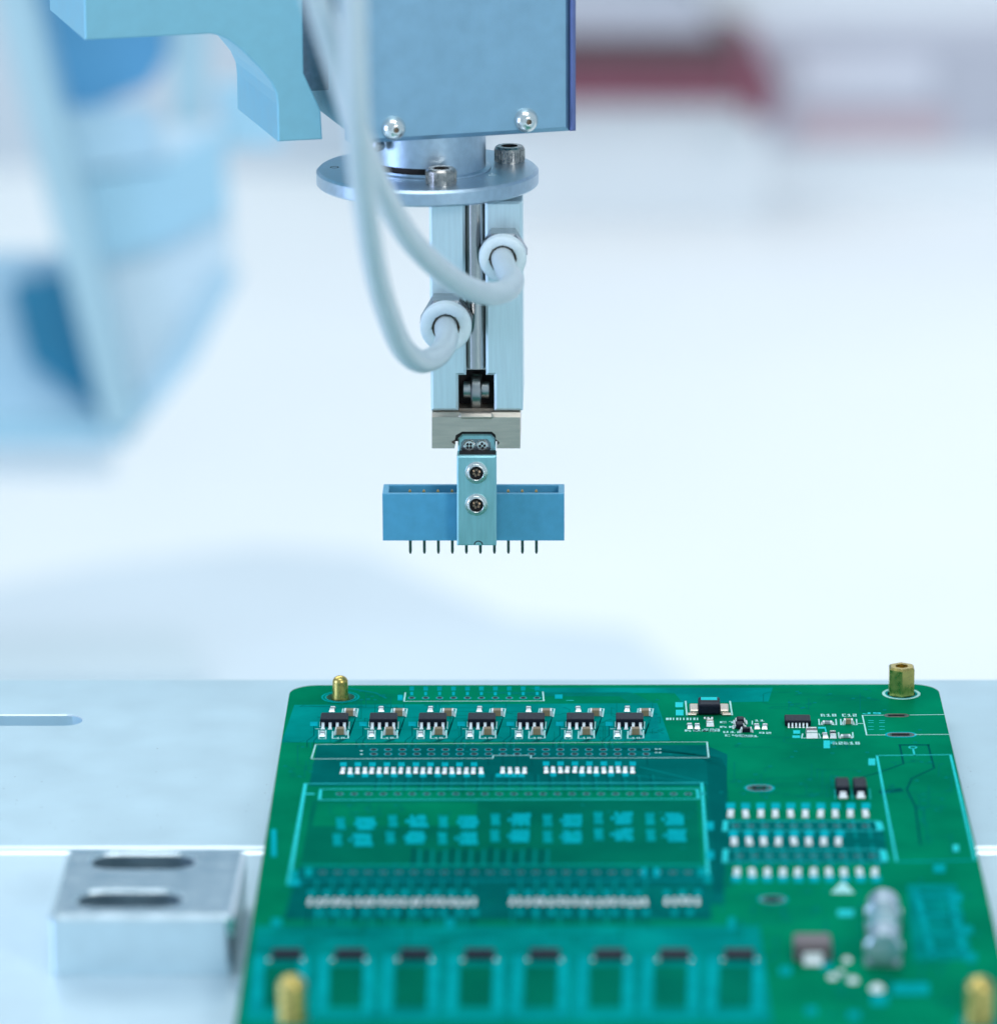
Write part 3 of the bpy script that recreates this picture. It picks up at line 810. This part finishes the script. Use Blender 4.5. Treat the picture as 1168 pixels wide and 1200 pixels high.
for k in range(18):
    x = 600 + 9.2 * k; tr(lt if k % 2 else dk, 0.35, (x, 1030), (x + .4, 1050)); tr(dk if k % 3 else lt, 0.4, (x, 1064), (x + .4, 1082))
for k in range(10):
    x0, x1, x2 = 857 + 17.6 * k, 861 + 17.7 * k, 866 + 18 * k
    tr(lt, 0.5, (x0, 957), (x1, 982)); tr(lt, 0.5, (x1 + 1, 990), (x2 + 1, 1018))
tr(dk, 0.35, (1054, 874), (1058, 895), (1030, 905), (1005, 912))
tr(dk, 0.35, (1087, 873), (1094, 900), (1068, 912), (1062, 925), (1072, 945), (1078, 990))
tr(dk, 0.6, (1054, 873), (1087, 873)); tr(dk, 1.6, (1035, 928), (1052, 926))
tr(lt, 0.3, (640, 902), (720, 906), (815, 917)); tr(lt, 0.35, (750, 899), (830, 918))
tr(lt, 0.5, (405, 806), (440, 812), (452, 818))
sf = MB(); vs_ = MB()
def rnd_tr(x0, y0, x1, y1, n, w):
    for _ in range(n):
        x, y = random.uniform(x0, x1), random.uniform(y0, y1)
        pts = [(x, y)]
        for _k in range(random.randint(1, 3)):
            if random.random() < 0.5: x = min(max(x + random.uniform(-60, 60), x0), x1)
            else: y = min(max(y + random.uniform(-26, 26), y0), y1)
            pts.append((x, y))
            x += random.choice((-6, 6)); y += random.choice((-2, 2)); pts.append((x, y))
        tr(sf, w, *pts)
        q = B(*pts[-1]); vs_.ring(q[0], q[1], 0.12, 0.34, ZT + 0.006, 0, 10)
rnd_tr(356, 812, 470, 830, 8, 0.16); rnd_tr(340, 868, 372, 912, 6, 0.16); rnd_tr(860, 866, 1000, 934, 22, 0.16); rnd_tr(900, 810, 1030, 832, 12, 0.16)
rnd_tr(372, 822, 770, 870, 60, 0.13); rnd_tr(1040, 895, 1108, 1000, 14, 0.2); rnd_tr(366, 942, 810, 956, 14, 0.16); rnd_tr(870, 1040, 1140, 1190, 34, 0.3); rnd_tr(312, 1040, 900, 1110, 40, 0.3)
for _ in range(70):
    q = B(random.uniform(364, 1080), random.uniform(812, 1100)); vs_.ring(q[0], q[1], 0.12, 0.36, ZT + 0.006, 0, 10)
o = sf.build('soft_traces', M['trace_soft'], pcb, (bc.x, bc.y, BOARD_Z)); o['kind'] = 'stuff'
o = vs_.build('vias', M['trace_light'], pcb, (bc.x, bc.y, BOARD_Z)); o['kind'] = 'stuff'
o = dk.build('dark_traces', M['trace_dark'], pcb, (bc.x, bc.y, BOARD_Z)); o['kind'] = 'stuff'
o = lt.build('light_traces', M['trace_light'], pcb, (bc.x, bc.y, BOARD_Z)); o['kind'] = 'stuff'

# ---- silkscreen print
sk = MB()
def ln(w, *pts, mi=0): sk.strip([B(*p) for p in pts], w, ZS, mi)
def blk_px(x0, x1, y0, y1, mi=2, dz=0.0):
    a = B(x0, y0); b = B(x1, y0); c = B(x1, y1); d = B(x0, y1)
    sk.add([(p[0], p[1], ZS + 0.004 + dz) for p in (a, d, c, b)], [[0, 1, 2, 3]], mi)
FONT = {'0': '757', 'R': 'R', }
GL = {'0': '111101101101111', '1': '010110010010111', '2': '111001111100111', '3': '111001111001111', '4': '101101111001001', '5': '111100111001111', '6': '111100111101111',
      '7': '111001010010010', '8': '111101111101111', '9': '111101111001111', 'R': '110101110101101', 'C': '111100100100111', 'U': '101101101101111', 'D': '110101101101110', 'Q': '111101101111001', 'J': '001001001101111', 'L': '100100100100111', 'K': '101110100110101'}
def text(s, px, py, h=1.2, w=0.8, mi=1):
    x, y = B(px, py); cw = w / 3.0; chh = h / 5.0
    for ch in s:
        for i, b in enumerate(GL.get(ch, '0' * 15)):
            if b == '1':
                cx, cy = x + (i % 3) * cw, y - (i // 3) * chh
                sk.rect(cx, cx + cw * 1.02, cy - chh * 1.02, cy, ZS + 0.004, mi)
        x += w * 1.35
# long header outline with its notch
ln(0.24, (365, 889.5), (577, 888.8), mi=1); ln(0.24, (577, 889), (578, 885.5), (622, 885.3), (622, 888.6), mi=1)
ln(0.24, (622, 888.6), (830, 888), mi=1); ln(0.26, (365, 889.5), (370, 872.5), mi=1); ln(0.2, (370, 872.5), (828, 869.5), mi=1); ln(0.28, (828, 869.5), (830, 888), mi=1)
for px, py in ((423.5, 880), (423.5, 884), (768.5, 878), (773, 878), (768.5, 882), (773, 882)): x, y = B(px, py); sk.ring(x, y, 0, 0.28, ZS, 1, 10)
# rear header
ln(0.28, (475, 812), (473.5, 822), (637, 821.5), (636, 811), mi=1)
for k in range(10): blk_px(479.8 + 16.3 * k, 485.2 + 16.3 * k, 804.8, 809.5, 3); blk_px(480.8 + 16.3 * k, 484.2 + 16.3 * k, 811, 815, 2)
blk_px(466, 472, 814.5, 821); blk_px(650, 659, 814, 819, 2); ln(0.25, (664, 821), (671, 821))
# display outline and its pin strips
ln(0.30, (358, 918.5), (822, 917.5)); ln(0.62, (358, 918.5), (338, 1036)); ln(0.55, (822, 917.5), (830, 1034))
ln(0.34, (377, 925), (817, 924.5)); ln(0.34, (375, 937.5), (818, 936.5)); ln(0.5, (376, 925), (374.5, 937.5)); ln(0.5, (816.5, 924.5), (818, 936.5))
ln(0.7, (360, 930.5), (366, 930.5)); ln(0.7, (820, 930), (824, 930))
ln(0.30, (355, 1014.5), (828, 1013.5), mi=2); ln(0.30, (350, 1032), (830, 1031), mi=2)
for px, py in ((345, 1025), (362, 1022), (822, 1022), (829, 1030)): blk_px(px - 4.5, px + 4.5, py - 5, py + 5, 3)
blk_px(338, 352, 1031, 1038, 2); blk_px(766, 772, 1017, 1028, 2, 0.002); blk_px(752, 757, 1017, 1028, 2, 0.002)
blk_px(318, 324, 972, 1004, 2)
for i, x in enumerate((394, 455, 514, 575, 636, 695.5, 756)):   # printed blocks inside the display
    y = 958 - (i % 2) * 2 - i * 0.9
    s = (x - 600) * 0.0018
    for r in range(2):
        yy = y + r * 19; xo = x - (4 if x < 480 else 2) * r * (1 - i / 4.0)
        for q in range(2):
            for m_ in range(3): blk_px(xo + 3.7 * m_ + q * 0.5, xo + 3.7 * m_ + 2.9 + q * 0.5, yy + 8 * q, yy + 8 * q + 6.6, 3)
        blk_px(xo + 1, xo + 9, yy + 2, yy + 13, 3, -0.002)
        blk_px(xo + 25, xo + 45, yy + 1.5, yy + 14, 3, -0.002)
        for q in range(3):
            cut = random.choice((0, 2, 4)); 
            for m_ in range(6):
                if m_ == 0 and q != 1: continue
                if random.random() < 0.12: continue
                blk_px(xo + 19 + cut * 0.6 + 4.4 * m_, xo + 19 + cut * 0.6 + 4.4 * m_ + 3.4, yy + q * 5.3, yy + q * 5.3 + 4.3, 2)
# chip section prints
CH = (392, 449.5, 507, 564.5, 622, 679.8, 737.5)
for c in CH:
    blk_px(c - 28.5, c - 19.5, 846, 851, 2); ln(0.2, (c - 22, 854.2), (c - 17, 854.2), mi=1)
    ln(0.2, (c - 18.2, 866), (c - 18, 856), mi=1); ln(0.2, (c - 10.2, 866), (c - 10, 856), mi=1); ln(0.2, (c - 18.2, 866), (c - 15.5, 866), mi=1); ln(0.2, (c - 13, 866), (c - 10.2, 866), mi=1)
    ln(0.24, (c - 2, 857), (c - 2.4, 865.5), (c + 2, 865.5), mi=1); ln(0.24, (c + 16, 856), (c + 16.2, 865), (c + 12, 865.3), mi=1)
    text('C', c + 12, 857.5, 1.6, 0.7); text('10', c + 2.5, 864, 0.9, 0.6)
    ln(0.26, (c + 26, 840), (c + 27.5, 830.8), (c + 24, 830.6), mi=1); ln(0.22, (c + 9, 835), (c + 10, 830.6), mi=1)
    ln(0.2, (c - 6, 834), (c + 0.5, 834), mi=1); ln(0.2, (c + 17.5, 846), (c + 17, 854), mi=1); ln(0.2, (c - 16.5, 846), (c - 16.8, 852), mi=1)
# labels of the resistor rows
for k in range(20):
    x = 402 + 8.5 * k
    if k % 2 == 0: blk_px(x - 3.4, x + 4.2, 893.5, 898.2)
    else: blk_px(x - 3.4, x + 4.2, 906.6, 911)
for k in range(4): blk_px(588 + 8.7 * k - 7, 588 + 8.7 * k + 0.5, 906.6, 911)
for k in range(13):
    x = 639.5 + 8.45 * k
    if k % 2 == 0: blk_px(x - 3.6, x + 4.0, 892.5, 897.4)
    elif k not in (3,): blk_px(x - 3.4, x + 3.8, 905.8, 910.2)
for k in range(10):
    blk_px(850.5 + 17.6 * k, 861 + 17.6 * k, 941, 948.5)
    blk_px(857 + 18.2 * k, 868 + 18.2 * k, 1026, 1034)
for k in range(8): blk_px(854 + 17.8 * k, 864 + 17.8 * k, 974, 981)
for a, b in ((962.5, 973.5), (996, 1010)):
    ln(0.32, (851, a), (1029 if a < 990 else 1034, a)); ln(0.32, (850, b), (1031 if a < 990 else 1036, b)); ln(0.9, (850, a), (849, b)); ln(1.2, (1029 if a < 990 else 1034, a + 2), (1031 if a < 990 else 1036, b - 2))
blk_px(827, 836, 963, 973, 2); blk_px(827, 836, 997, 1007, 2)
for x0, n, p in ((364, 22, 9.15), (600, 18, 9.2), (780.5, 5, 9.2)):
    for k in range(n):
        x = x0 + p * k
        if k % 2 == 0: blk_px(x - 3.4, x + 3.8, 1043, 1049.5, 3)
        else: blk_px(x - 3.4, x + 3.8, 1066, 1072.5, 3)
# right-hand prints
ln(0.26, (1034, 838.3), (1010, 838.5), (1015, 861.5), (1036, 861.3), mi=1); ln(0.26, (1066, 838), (1105, 837.5), mi=1); ln(0.26, (1072, 861), (1111, 860.8), mi=1); ln(0.3, (1003, 848), (1010, 848), mi=1)
for px in (1020, 1033):
    for py in (844.5, 847, 851.5, 855): ln(0.24, (px - 2.5, py), (px + 2.5, py), mi=0)
text('J9', 1010, 835.0, 1.0, 1.4, 0); blk_px(1017, 1025, 889, 897, 0)
ln(0.3, (1027, 885.5), (1113, 884.5)); ln(0.42, (1113, 884.5), (1142, 1008)); ln(0.42, (1027, 885.5), (1050, 1010)); ln(0.35, (1050, 1010), (1142, 1008), mi=2); ln(0.3, (1069, 877), (1071, 885))
x, y = B(1069, 876); sk.ring(x, y, 0.5, 0.8, ZS, 0, 14)
blk_px(1116, 1123, 990, 998, 0)
for s in ((799, 856, 'L'),): pass
ln(0.3, (803, 822), (804.5, 838), (812, 838.5), mi=1); ln(0.3, (855, 822), (857.5, 838), (850, 838.5), mi=1)
blk_px(791, 800, 823, 829, 0); blk_px(791.5, 800.5, 832, 838.5, 0)
for k, w in enumerate((4, 3, 2, 3, 2, 2, 3, 2, 3, 2)): blk_px(780 + k * 4, 780 + k * 4 + w * 0.8, 841.3, 844, 1)
text('R51', 802, 855.2, 1.1, 1.1); text('R50', 812.5, 855.2, 1.1, 1.1); text('523', 824.5, 854.2, 1.5, 0.75); text('C7', 843, 845.5, 1.0, 1.2); text('R8', 843, 851, 1.0, 1.2)
text('U12', 847, 857, 1.0, 0.9); text('C40', 849, 861, 1.0, 0.9); text('R20', 862, 861.5, 1.0, 0.8); text('R21', 868, 861.8, 1.0, 0.8); text('Q2', 889, 858, 1.0, 0.9)
ln(0.22, (881, 845), (881, 849), mi=1); text('11', 884, 843.5, 1.0, 0.7)
text('R18', 961, 836.8, 1.5, 0.75); text('C12', 986, 836.8, 1.5, 0.7); text('C2', 965, 868.5, 1.6, 0.8, 0); text('R21', 975, 869.5, 1.5, 0.75); text('R18', 988, 869.5, 1.5, 0.75)
blk_px(929, 937, 856, 860, 0); blk_px(928, 937, 862, 865, 0); blk_px(958, 967, 852, 854, 0); ln(0.26, (966.5, 854), (967.5, 858)); blk_px(964.5, 972, 868, 877, 0, 0.001)
ln(0.24, (940, 860), (939, 865), (961, 865), (959, 860), mi=1)
for x0, x1, yt, yb in ((959, 979, 843, 849.5), (984.5, 1003, 843, 849.5), (982, 998.5, 858.5, 864.5)):
    ln(0.26, (x0, yt), (x0 + 0.5, yb), (x0 + 5, yb), mi=1); ln(0.26, (x1, yt), (x1 + 0.5, yb), (x1 - 4.5, yb), mi=1)
for px in (977.5, 997.5, 1018.5): ln(0.16, (px, 925), (px + 1, 936), mi=0)
# triangle, small block, front footprints
for pts in (((987, 1032.5), (973, 1047), (1001, 1047)),):
    sk.add([(*B(*p), ZS + 0.01) for p in pts], [[0, 1, 2]], 1)
blk_px(981, 1000, 1066, 1074, 0)
MODX = [330 + 76 * k for k in range(8)]
for i, x in enumerate(MODX):
    ln(0.5, (x - 22, 1104), (x + 24, 1103), mi=3)
    ln(1.7, (x - 26, 1122), (x - 30, 1184), mi=3); ln(1.7, (x + 26, 1122), (x + 25, 1184), mi=3)
    ln(1.1, (x - 30, 1192), (x + 26, 1192), mi=3)
blk_px(318, 330, 1076, 1086, 3); blk_px(853, 861, 1075, 1090, 3); blk_px(522, 532, 1076, 1088, 3)
ln(1.1, (1073, 1045), (1092, 1120), mi=3); ln(1.1, (1112, 1045), (1130, 1120), mi=3)
for k in range(4): ln(0.8, (1078 + 5 * k, 1050 + 22 * k), (1112 + 5 * k, 1050 + 22 * k), mi=3)
for px, py in ((1120, 1052), (1132, 1090), (1137, 1122), (1100, 1018), (1020, 1085), (968, 1132), (950, 1185), (1000, 1190), (920, 1138)): blk_px(px - 7, px + 7, py - 5, py + 5, 3, 0.001)
blk_px(1045, 1088, 1152, 1166, 3); blk_px(1020, 1040, 1165, 1178, 3)
# rings round the posts
for k, (x, y) in post_at.items():
    sk.ring(x, y, 2.6, 2.9, ZS, 3); sk.ring(x, y, 3.15 if k != 'hex' else 2.96, 3.5, ZS + 0.002, 3 if k != 'hex' else 1)
sk.build('silkscreen', [M['silk'], M['silk_white'], M['silk_blue'], M['silk_teal']], pcb, (bc.x, bc.y, BOARD_Z))['kind'] = 'stuff'

# ---- soldered parts
def first(mb, name, mats, at, rot=0):
    o = mb.build(name, mats, pcb, (0, 0, 0)); o.location = (Vector(at) - ORG[pcb.name]) * S; o.rotation_euler = (0, 0, rot); ORG[o.name] = Vector((0, 0, 0)); return o
PROTO = {}
def part(key, maker, px, py, rot=0.0, jitter=0.03):
    if key.startswith('res'): px += random.uniform(-0.35, 0.35); py += random.uniform(-0.3, 0.3); jitter = 0.07
    if key == 'resl': px += random.choice((-0.5, 0.5)); py += random.choice((-0.4, 0.4))
    x, y = B(px, py); at = Vector((x, y, BOARD_Z)); rot += random.uniform(-jitter, jitter)
    if key not in PROTO: PROTO[key] = maker(at, rot); return PROTO[key]
    return copy_part(PROTO[key], pcb, at, rot)
def chip_maker(L, W, H, n, pitch, leadw, out):
    def mk(at, rot):
        mb = MB(); mb.box(-L / 2, L / 2, -W / 2, W / 2, 0.12, H, 0.16)
        mb.lathe([(0.28, H + 0.004), (0.0, H + 0.004)], (-L / 2 + 0.75, -W / 2 + 0.8, 0), (0, 0, 1), 12)
        o = first(mb, 'chip', M['chip'], at, rot)
        mesh = None
        for s in (-1, 1):
            for k in range(n):
                mb = MB(); w = leadw / 2
                mb.box(-w, w, 0, out * 0.35, H * 0.48, H * 0.48 + 0.2)
                mb.add([(-w, out * .3, H * .48 + .2), (w, out * .3, H * .48 + .2), (w, out * .62, 0.25), (-w, out * .62, 0.25), (-w, out * .22, H * .48), (w, out * .22, H * .48), (w, out * .5, 0.05), (-w, out * .5, 0.05)],
                       [[0, 1, 2, 3], [5, 4, 7, 6], [1, 5, 6, 2], [4, 0, 3, 7]])
                mb.box(-w, w, out * 0.5, out, 0.04, 0.25)
                mb.add([(-w * 1.3, out * .5, 0.03), (w * 1.3, out * .5, 0.03), (w * 1.5, out * 1.18, 0.03), (-w * 1.5, out * 1.18, 0.03), (-w * .9, out * .6, 0.22), (w * .9, out * .6, 0.22), (w * .9, out, 0.16), (-w * .9, out, 0.16)],
                       [[3, 2, 6, 7], [2, 1, 5, 6], [0, 3, 7, 4], [4, 7, 6, 5]])
                if mesh is None:
                    ld = mb.build('lead', M['lead'], None, (0, 0, 0)); mesh = ld
                else:
                    ld = mesh.copy(); col.objects.link(ld)
                ld.parent = o
                ld.location = Vector(((k - (n - 1) / 2) * pitch, s * W / 2, 0)) * S
                ld.rotation_euler = (0, 0, 0 if s > 0 else math.pi)
        return o
    return mk
def two_end(L, W, H, end, name, m_body):
    def mk(at, rot):
        mb = MB(); e = end
        mb.box(-L / 2 + e, L / 2 - e, -W / 2 + 0.02, W / 2 - 0.02, 0.05, H - 0.02, 0.03)
        for s in (-1, 1):
            x0, x1 = sorted((s * L / 2, s * (L / 2 - e)))
            mb.box(x0, x1, -W / 2, W / 2, 0.04, H, 0.06, mi=1)
            xo = s * (L / 2 + 0.32)
            mb.add([(s * L / 2, -W / 2, H * 0.7), (s * L / 2, W / 2, H * 0.7), (xo, W / 2 + .08, 0.035), (xo, -W / 2 - .08, 0.035), (s * L / 2, -W / 2 - .08, 0.035), (s * L / 2, W / 2 + .08, 0.035)],
                   [[0, 1, 2, 3], [0, 3, 4], [1, 5, 2]], 1)
        return first(mb, name, [m_body, M['solder']], at, rot)
    return mk
V = math.pi / 2
soic = chip_maker(4.9, 3.9, 1.55, 4, 1.27, 0.5, 1.05)
cap0805 = two_end(2.0, 1.35, 1.15, 0.35, 'capacitor', M['cap'])
res0603 = two_end(1.7, 0.85, 0.5, 0.32, 'resistor', M['resist'])
resW = two_end(1.75, 0.66, 0.5, 0.45, 'resistor', M['resist_glare'])
for i, c in enumerate(CH):
    x0, y0 = B(c, 855.2)
    ym = 848.4
    part('soic', soic, c, ym, 0, 0.006)
    part('cap', cap0805, c + 18, 838.2, 0)
    part('capH', two_end(1.75, 1.3, 1.2, 0.2, 'capacitor', M['cap']), c + 7.0, 860.2, 0)
    part('res', res0603, c - 2.5, 832, V)
    part('res', res0603, c - 14.2, 861.2, V)
for k in range(20): part('resw', resW, 402 + 8.5 * k, 904.2, V)
for k in range(4): part('resw', resW, 588.8 + 8.6 * k, 904.0, V)
for k in range(13): part('resw', resW, 639.5 + 8.45 * k, 903.4, V)
res_big = two_end(2.0, 0.98, 0.6, 0.5, 'resistor', M['resist_glare'])
for k in range(10): part('resb', res_big, 855.8 + 17.5 * k, 955, V)
for k in range(8): part('resb', res_big, 859.5 + 17.5 * k, 987.5, V)
for k in range(10): part('resb', res_big, 863 + 17.9 * k, 1023.5, V)
resL = two_end(1.8, 0.54, 0.5, 0.5, 'resistor', M['resist_glare'])
for k in range(22): part('resl', resL, 364 + 9.15 * k, 1058, V)
for k in range(18): part('resl', resL, 600 + 9.2 * k, 1058, V)
for k in range(5): part('resl', resL, 780.5 + 9.2 * k, 1057, V)
# power corner
mb = MB(); mb.box(-1.95, 1.95, -2.4, 2.4, 0.2, 2.1, 0.35, seg=2); mb.box(-1.45, 1.45, 0.3, 1.9, 2.09, 2.13, mi=1)
mb.box(-1.9, 1.9, -0.45, -0.2, 2.08, 2.125, mi=2)
for s in (-1, 1):
    x0, x1 = sorted((s * 1.9, s * 3.5)); mb.box(x0, x1, -1.9, 1.9, 0.05, 0.95, 0.15, mi=3)
    mb.box(min(s * 2.3, s * 3.9), max(s * 2.3, s * 3.9), -2.6, -1.7, 0.03, 0.4, 0.1, mi=3)
q = B(830.5, 834); first(mb, 'inductor', [M['chip'], M['silk'], M['dark'], M['jaw']], (*q, BOARD_Z))
sot = chip_maker(1.9, 1.3, 0.95, 3, 0.65, 0.36, 0.55)
part('capR', two_end(1.5, 1.2, 0.95, 0.3, 'capacitor', M['cap']), 831.5, 849.5, V); part('res', res0603, 808, 852, V); part('res', res0603, 816.5, 852, V)
for k in range(3): x, y = B(825.5 + 4.2 * k, 842.5); mb = MB(); mb.box(x - 0.2, x + 0.2, y - 0.35, y + 0.35, BOARD_Z + 0.03, BOARD_Z + 0.3, 0.06); mb.build('solder_joint', M['solder'], pcb, (x, y, BOARD_Z))
part('sot', sot, 867, 847, V); part('sot5', chip_maker(2.0, 1.3, 0.95, 2, 0.95, 0.36, 0.55), 866, 852.8, V); part('diode', two_end(1.9, 1.0, 0.8, 0.25, 'diode', M['chip']), 874, 857.5, 0)
for px, py in ((886, 852.5), (896, 852.5)): part('res', res0603, px, py, V)
part('ic6', chip_maker(4.6, 3.6, 1.15, 6, 0.65, 0.3, 0.6), 934, 848, 0, 0.006)
part('tant', two_end(2.3, 1.9, 1.3, 0.35, 'diode', M['tantalum']), 950.5, 862.5, V)
part('res3', two_end(1.7, 0.9, 0.5, 0.4, 'resistor', M['resist']), 969, 848, 0); part('capS', two_end(1.6, 0.9, 0.9, 0.35, 'capacitor', M['cap']), 993.5, 848, 0)
part('res', res0603, 966.5, 863, V); part('diode', None, 975.5, 863, V); part('res3', None, 990.5, 864, 0)
# two black diodes with a pale front terminal
for px in (986.5, 1007):
    x, y = B(px, 928)
    mb = MB(); mb.box(x - 1.15, x + 1.15, y - 2.3, y + 2.9, BOARD_Z + 0.1, BOARD_Z + 1.7, 0.2)
    mb.box(x - 0.55, x + 0.55, y - 2.9, y - 2.28, BOARD_Z + 0.05, BOARD_Z + 0.9, 0.08, mi=1); mb.box(x - 0.75, x + 0.75, y - 3.9, y - 2.8, BOARD_Z + 0.03, BOARD_Z + 0.45, 0.12, mi=1)
    mb.build('diode', [M['chip'], M['solder']], pcb, (x, y, BOARD_Z))
# eight black sensors in the front row
for i, x in enumerate(MODX):
    px = x + (4 if i else 6)
    X0, Y0 = B(px, 1121)
    if 'sens' not in PROTO:
        mb = MB(); mb.box(-2.3, 2.3, -1.6, 2.0, 0.08, 0.7, 0.15); PROTO['sens'] = first(mb, 'sensor', M['chip'], (X0, Y0, BOARD_Z))
        for s in (-1, 1):
            mb = MB(); mb.lathe([(0, 0.4), (0.16, 0.3), (0.24, 0.15), (0.28, 0.0)], (s * 2.6, -1.7, 0.03), (0, 0, 1), 14)
            mb.build('solder_joint', M['bright'], PROTO['sens'], (0, 0, 0)); 
    else: copy_part(PROTO['sens'], pcb, (X0, Y0, BOARD_Z))
# glass fuse in its clips
fa = at_z(1034, 1136); fb = at_z(1034, 1066)
ax = (fb - fa); ax.z = 0; ax.normalize(); Lf = 20.5
FR = Matrix.Rotation(math.atan2(ax.y, ax.x) - math.pi / 2, 3, 'Z')
cz = 3.3
fp0 = Vector((fa.x, fa.y, BOARD_Z))
ff = lambda p: fp0 + FR @ p
mb = MB(ff); mb.lathe([(0, 0), (2.4, 0), (2.65, 0.25), (2.65, 5.2), (2.45, 5.4)], (0, 0, cz), (0, 1, 0), 32)
fz = mb.build('fuse', M['fuse_cap'], pcb, fp0)
mb = MB(ff); mb.lathe([(0, Lf), (2.4, Lf), (2.65, Lf - 0.25), (2.65, Lf - 5.2), (2.45, Lf - 5.4)], (0, 0, cz), (0, 1, 0), 32)
mb.build('end_cap', M['fuse_cap'], fz, fp0)
mb = MB(ff); mb.lathe([(2.42, 5.0), (2.42, Lf - 5.0)], (0, 0, cz), (0, 1, 0), 32); mb.build('glass_tube', M['glass'], fz, fp0)
mb = MB(ff); mb.box(-0.12, 0.12, 4, Lf - 4, cz - 0.12, cz + 0.12); mb.build('fuse_wire', M['nut'], fz, fp0)
for yy in (2.6, Lf - 2.6):
    mb = MB(ff)
    mb.prism([Vector((x, yy - 1.6, z)) for x, z in ((-2.9, 0.03), (2.9, 0.03), (2.9, cz - 0.2), (2.66, cz - 0.2), (2.66, 0.4), (-2.66, 0.4), (-2.66, cz - 0.2), (-2.9, cz - 0.2))], (0, 3.2, 0))
    mb.build('fuse_clip', M['fuse_cap'], fz, fp0 + FR @ Vector((0, yy, 0)))
# moulded capacitor with pale front terminal, solder blobs
x, y = B(952, 1128)
mb = MB(); mb.box(x - 2.9, x + 2.9, y, y + 5.2, BOARD_Z + 0.1, BOARD_Z + 3.0, 0.3); mb.box(x - 1.5, x + 1.5, y - 0.6, y + 0.02, BOARD_Z + 0.05, BOARD_Z + 1.7, 0.15, mi=1); mb.box(x - 1.5, x + 1.5, y - 1.6, y - 0.5, BOARD_Z + 0.03, BOARD_Z + 0.4, 0.1, mi=1)
mb.build('moulded_capacitor', [M['tantalum'], M['solder']], pcb, (x, y, BOARD_Z))
for px, py, r in ((992, 1126, 0.8), (975, 1146, 0.8), (999, 1150, 0.9), (1027, 1160, 1.2), (985, 1140, 0.6)):
    x, y = B(px, py); mb = MB(); mb.lathe([(0, r * 0.75), (r * 0.55, r * 0.62), (r * 0.9, r * 0.28), (r, 0)], (x, y, BOARD_Z + 0.03), (0, 0, 1), 16)
    mb.build('solder_joint', M['resist_glare'] if r > 1 else M['solder'], pcb, (x, y, BOARD_Z))

# ================================================================== POSTS through the board
def pin_post(key, r, h, label):
    x, y = post_at[key]
    zp = 0.0 if y > y_step else FPZ
    zt_ = BOARD_Z + h
    mb = MB(); prof = [(0, zp + 0.01), (r * 1.5, zp + 0.01), (r * 1.5, zp + 2.2), (r * 1.5, zp + 2.2), (r * 1.12, zp + 2.2), (r * 1.12, BOARD_Z + 0.2), (r, BOARD_Z + 0.8), (r, zt_ - r * 0.8)]
    prof += [(r * math.cos(R(t)), zt_ - r * 0.8 + r * 0.8 * math.sin(R(t))) for t in (20, 40, 60, 78, 90)]
    mb.lathe([(a, b) for a, b in prof], (x, y, 0), (0, 0, 1), 32)
    tag(mb.build('locating_pin', M['brass'], None, (x, y, zp)), label, 'pin', 'brass posts holding the board')
pin_post('pin_rear', 1.4, 4.1, 'thin round topped brass pin at the far left corner of the board')
pin_post('pin_front', 2.2, 7.2, 'thick blurred brass pin at the near left corner of the board')
pin_post('pin_right', 2.2, 7.2, 'thick blurred brass pin at the near right corner of the board')
x, y = post_at['hex']
hh = 5.3
mb = MB()
mb.lathe([(2.0, 0.01), (2.0, BOARD_Z)], (x, y, 0), (0, 0, 1), 24)
mb.lathe([(2.6, BOARD_Z + 0.05), (2.6, BOARD_Z + hh - 0.35), (2.6, BOARD_Z + hh - 0.35), (2.25, BOARD_Z + hh), (2.25, BOARD_Z + hh), (1.25, BOARD_Z + hh)], (x, y, 0), (0, 0, 1), 6, smooth=False, a0=R(-90))
mb.lathe([(1.27, BOARD_Z + hh), (1.27, BOARD_Z + hh - 1.0), (0, BOARD_Z + hh - 1.0)], (x, y, 0), (0, 0, 1), 24)
tag(mb.build('hex_standoff', M['brass'], None, (x, y, 0)), 'six sided brass standoff with a bored top at the far right board corner', 'standoff', 'brass posts holding the board')
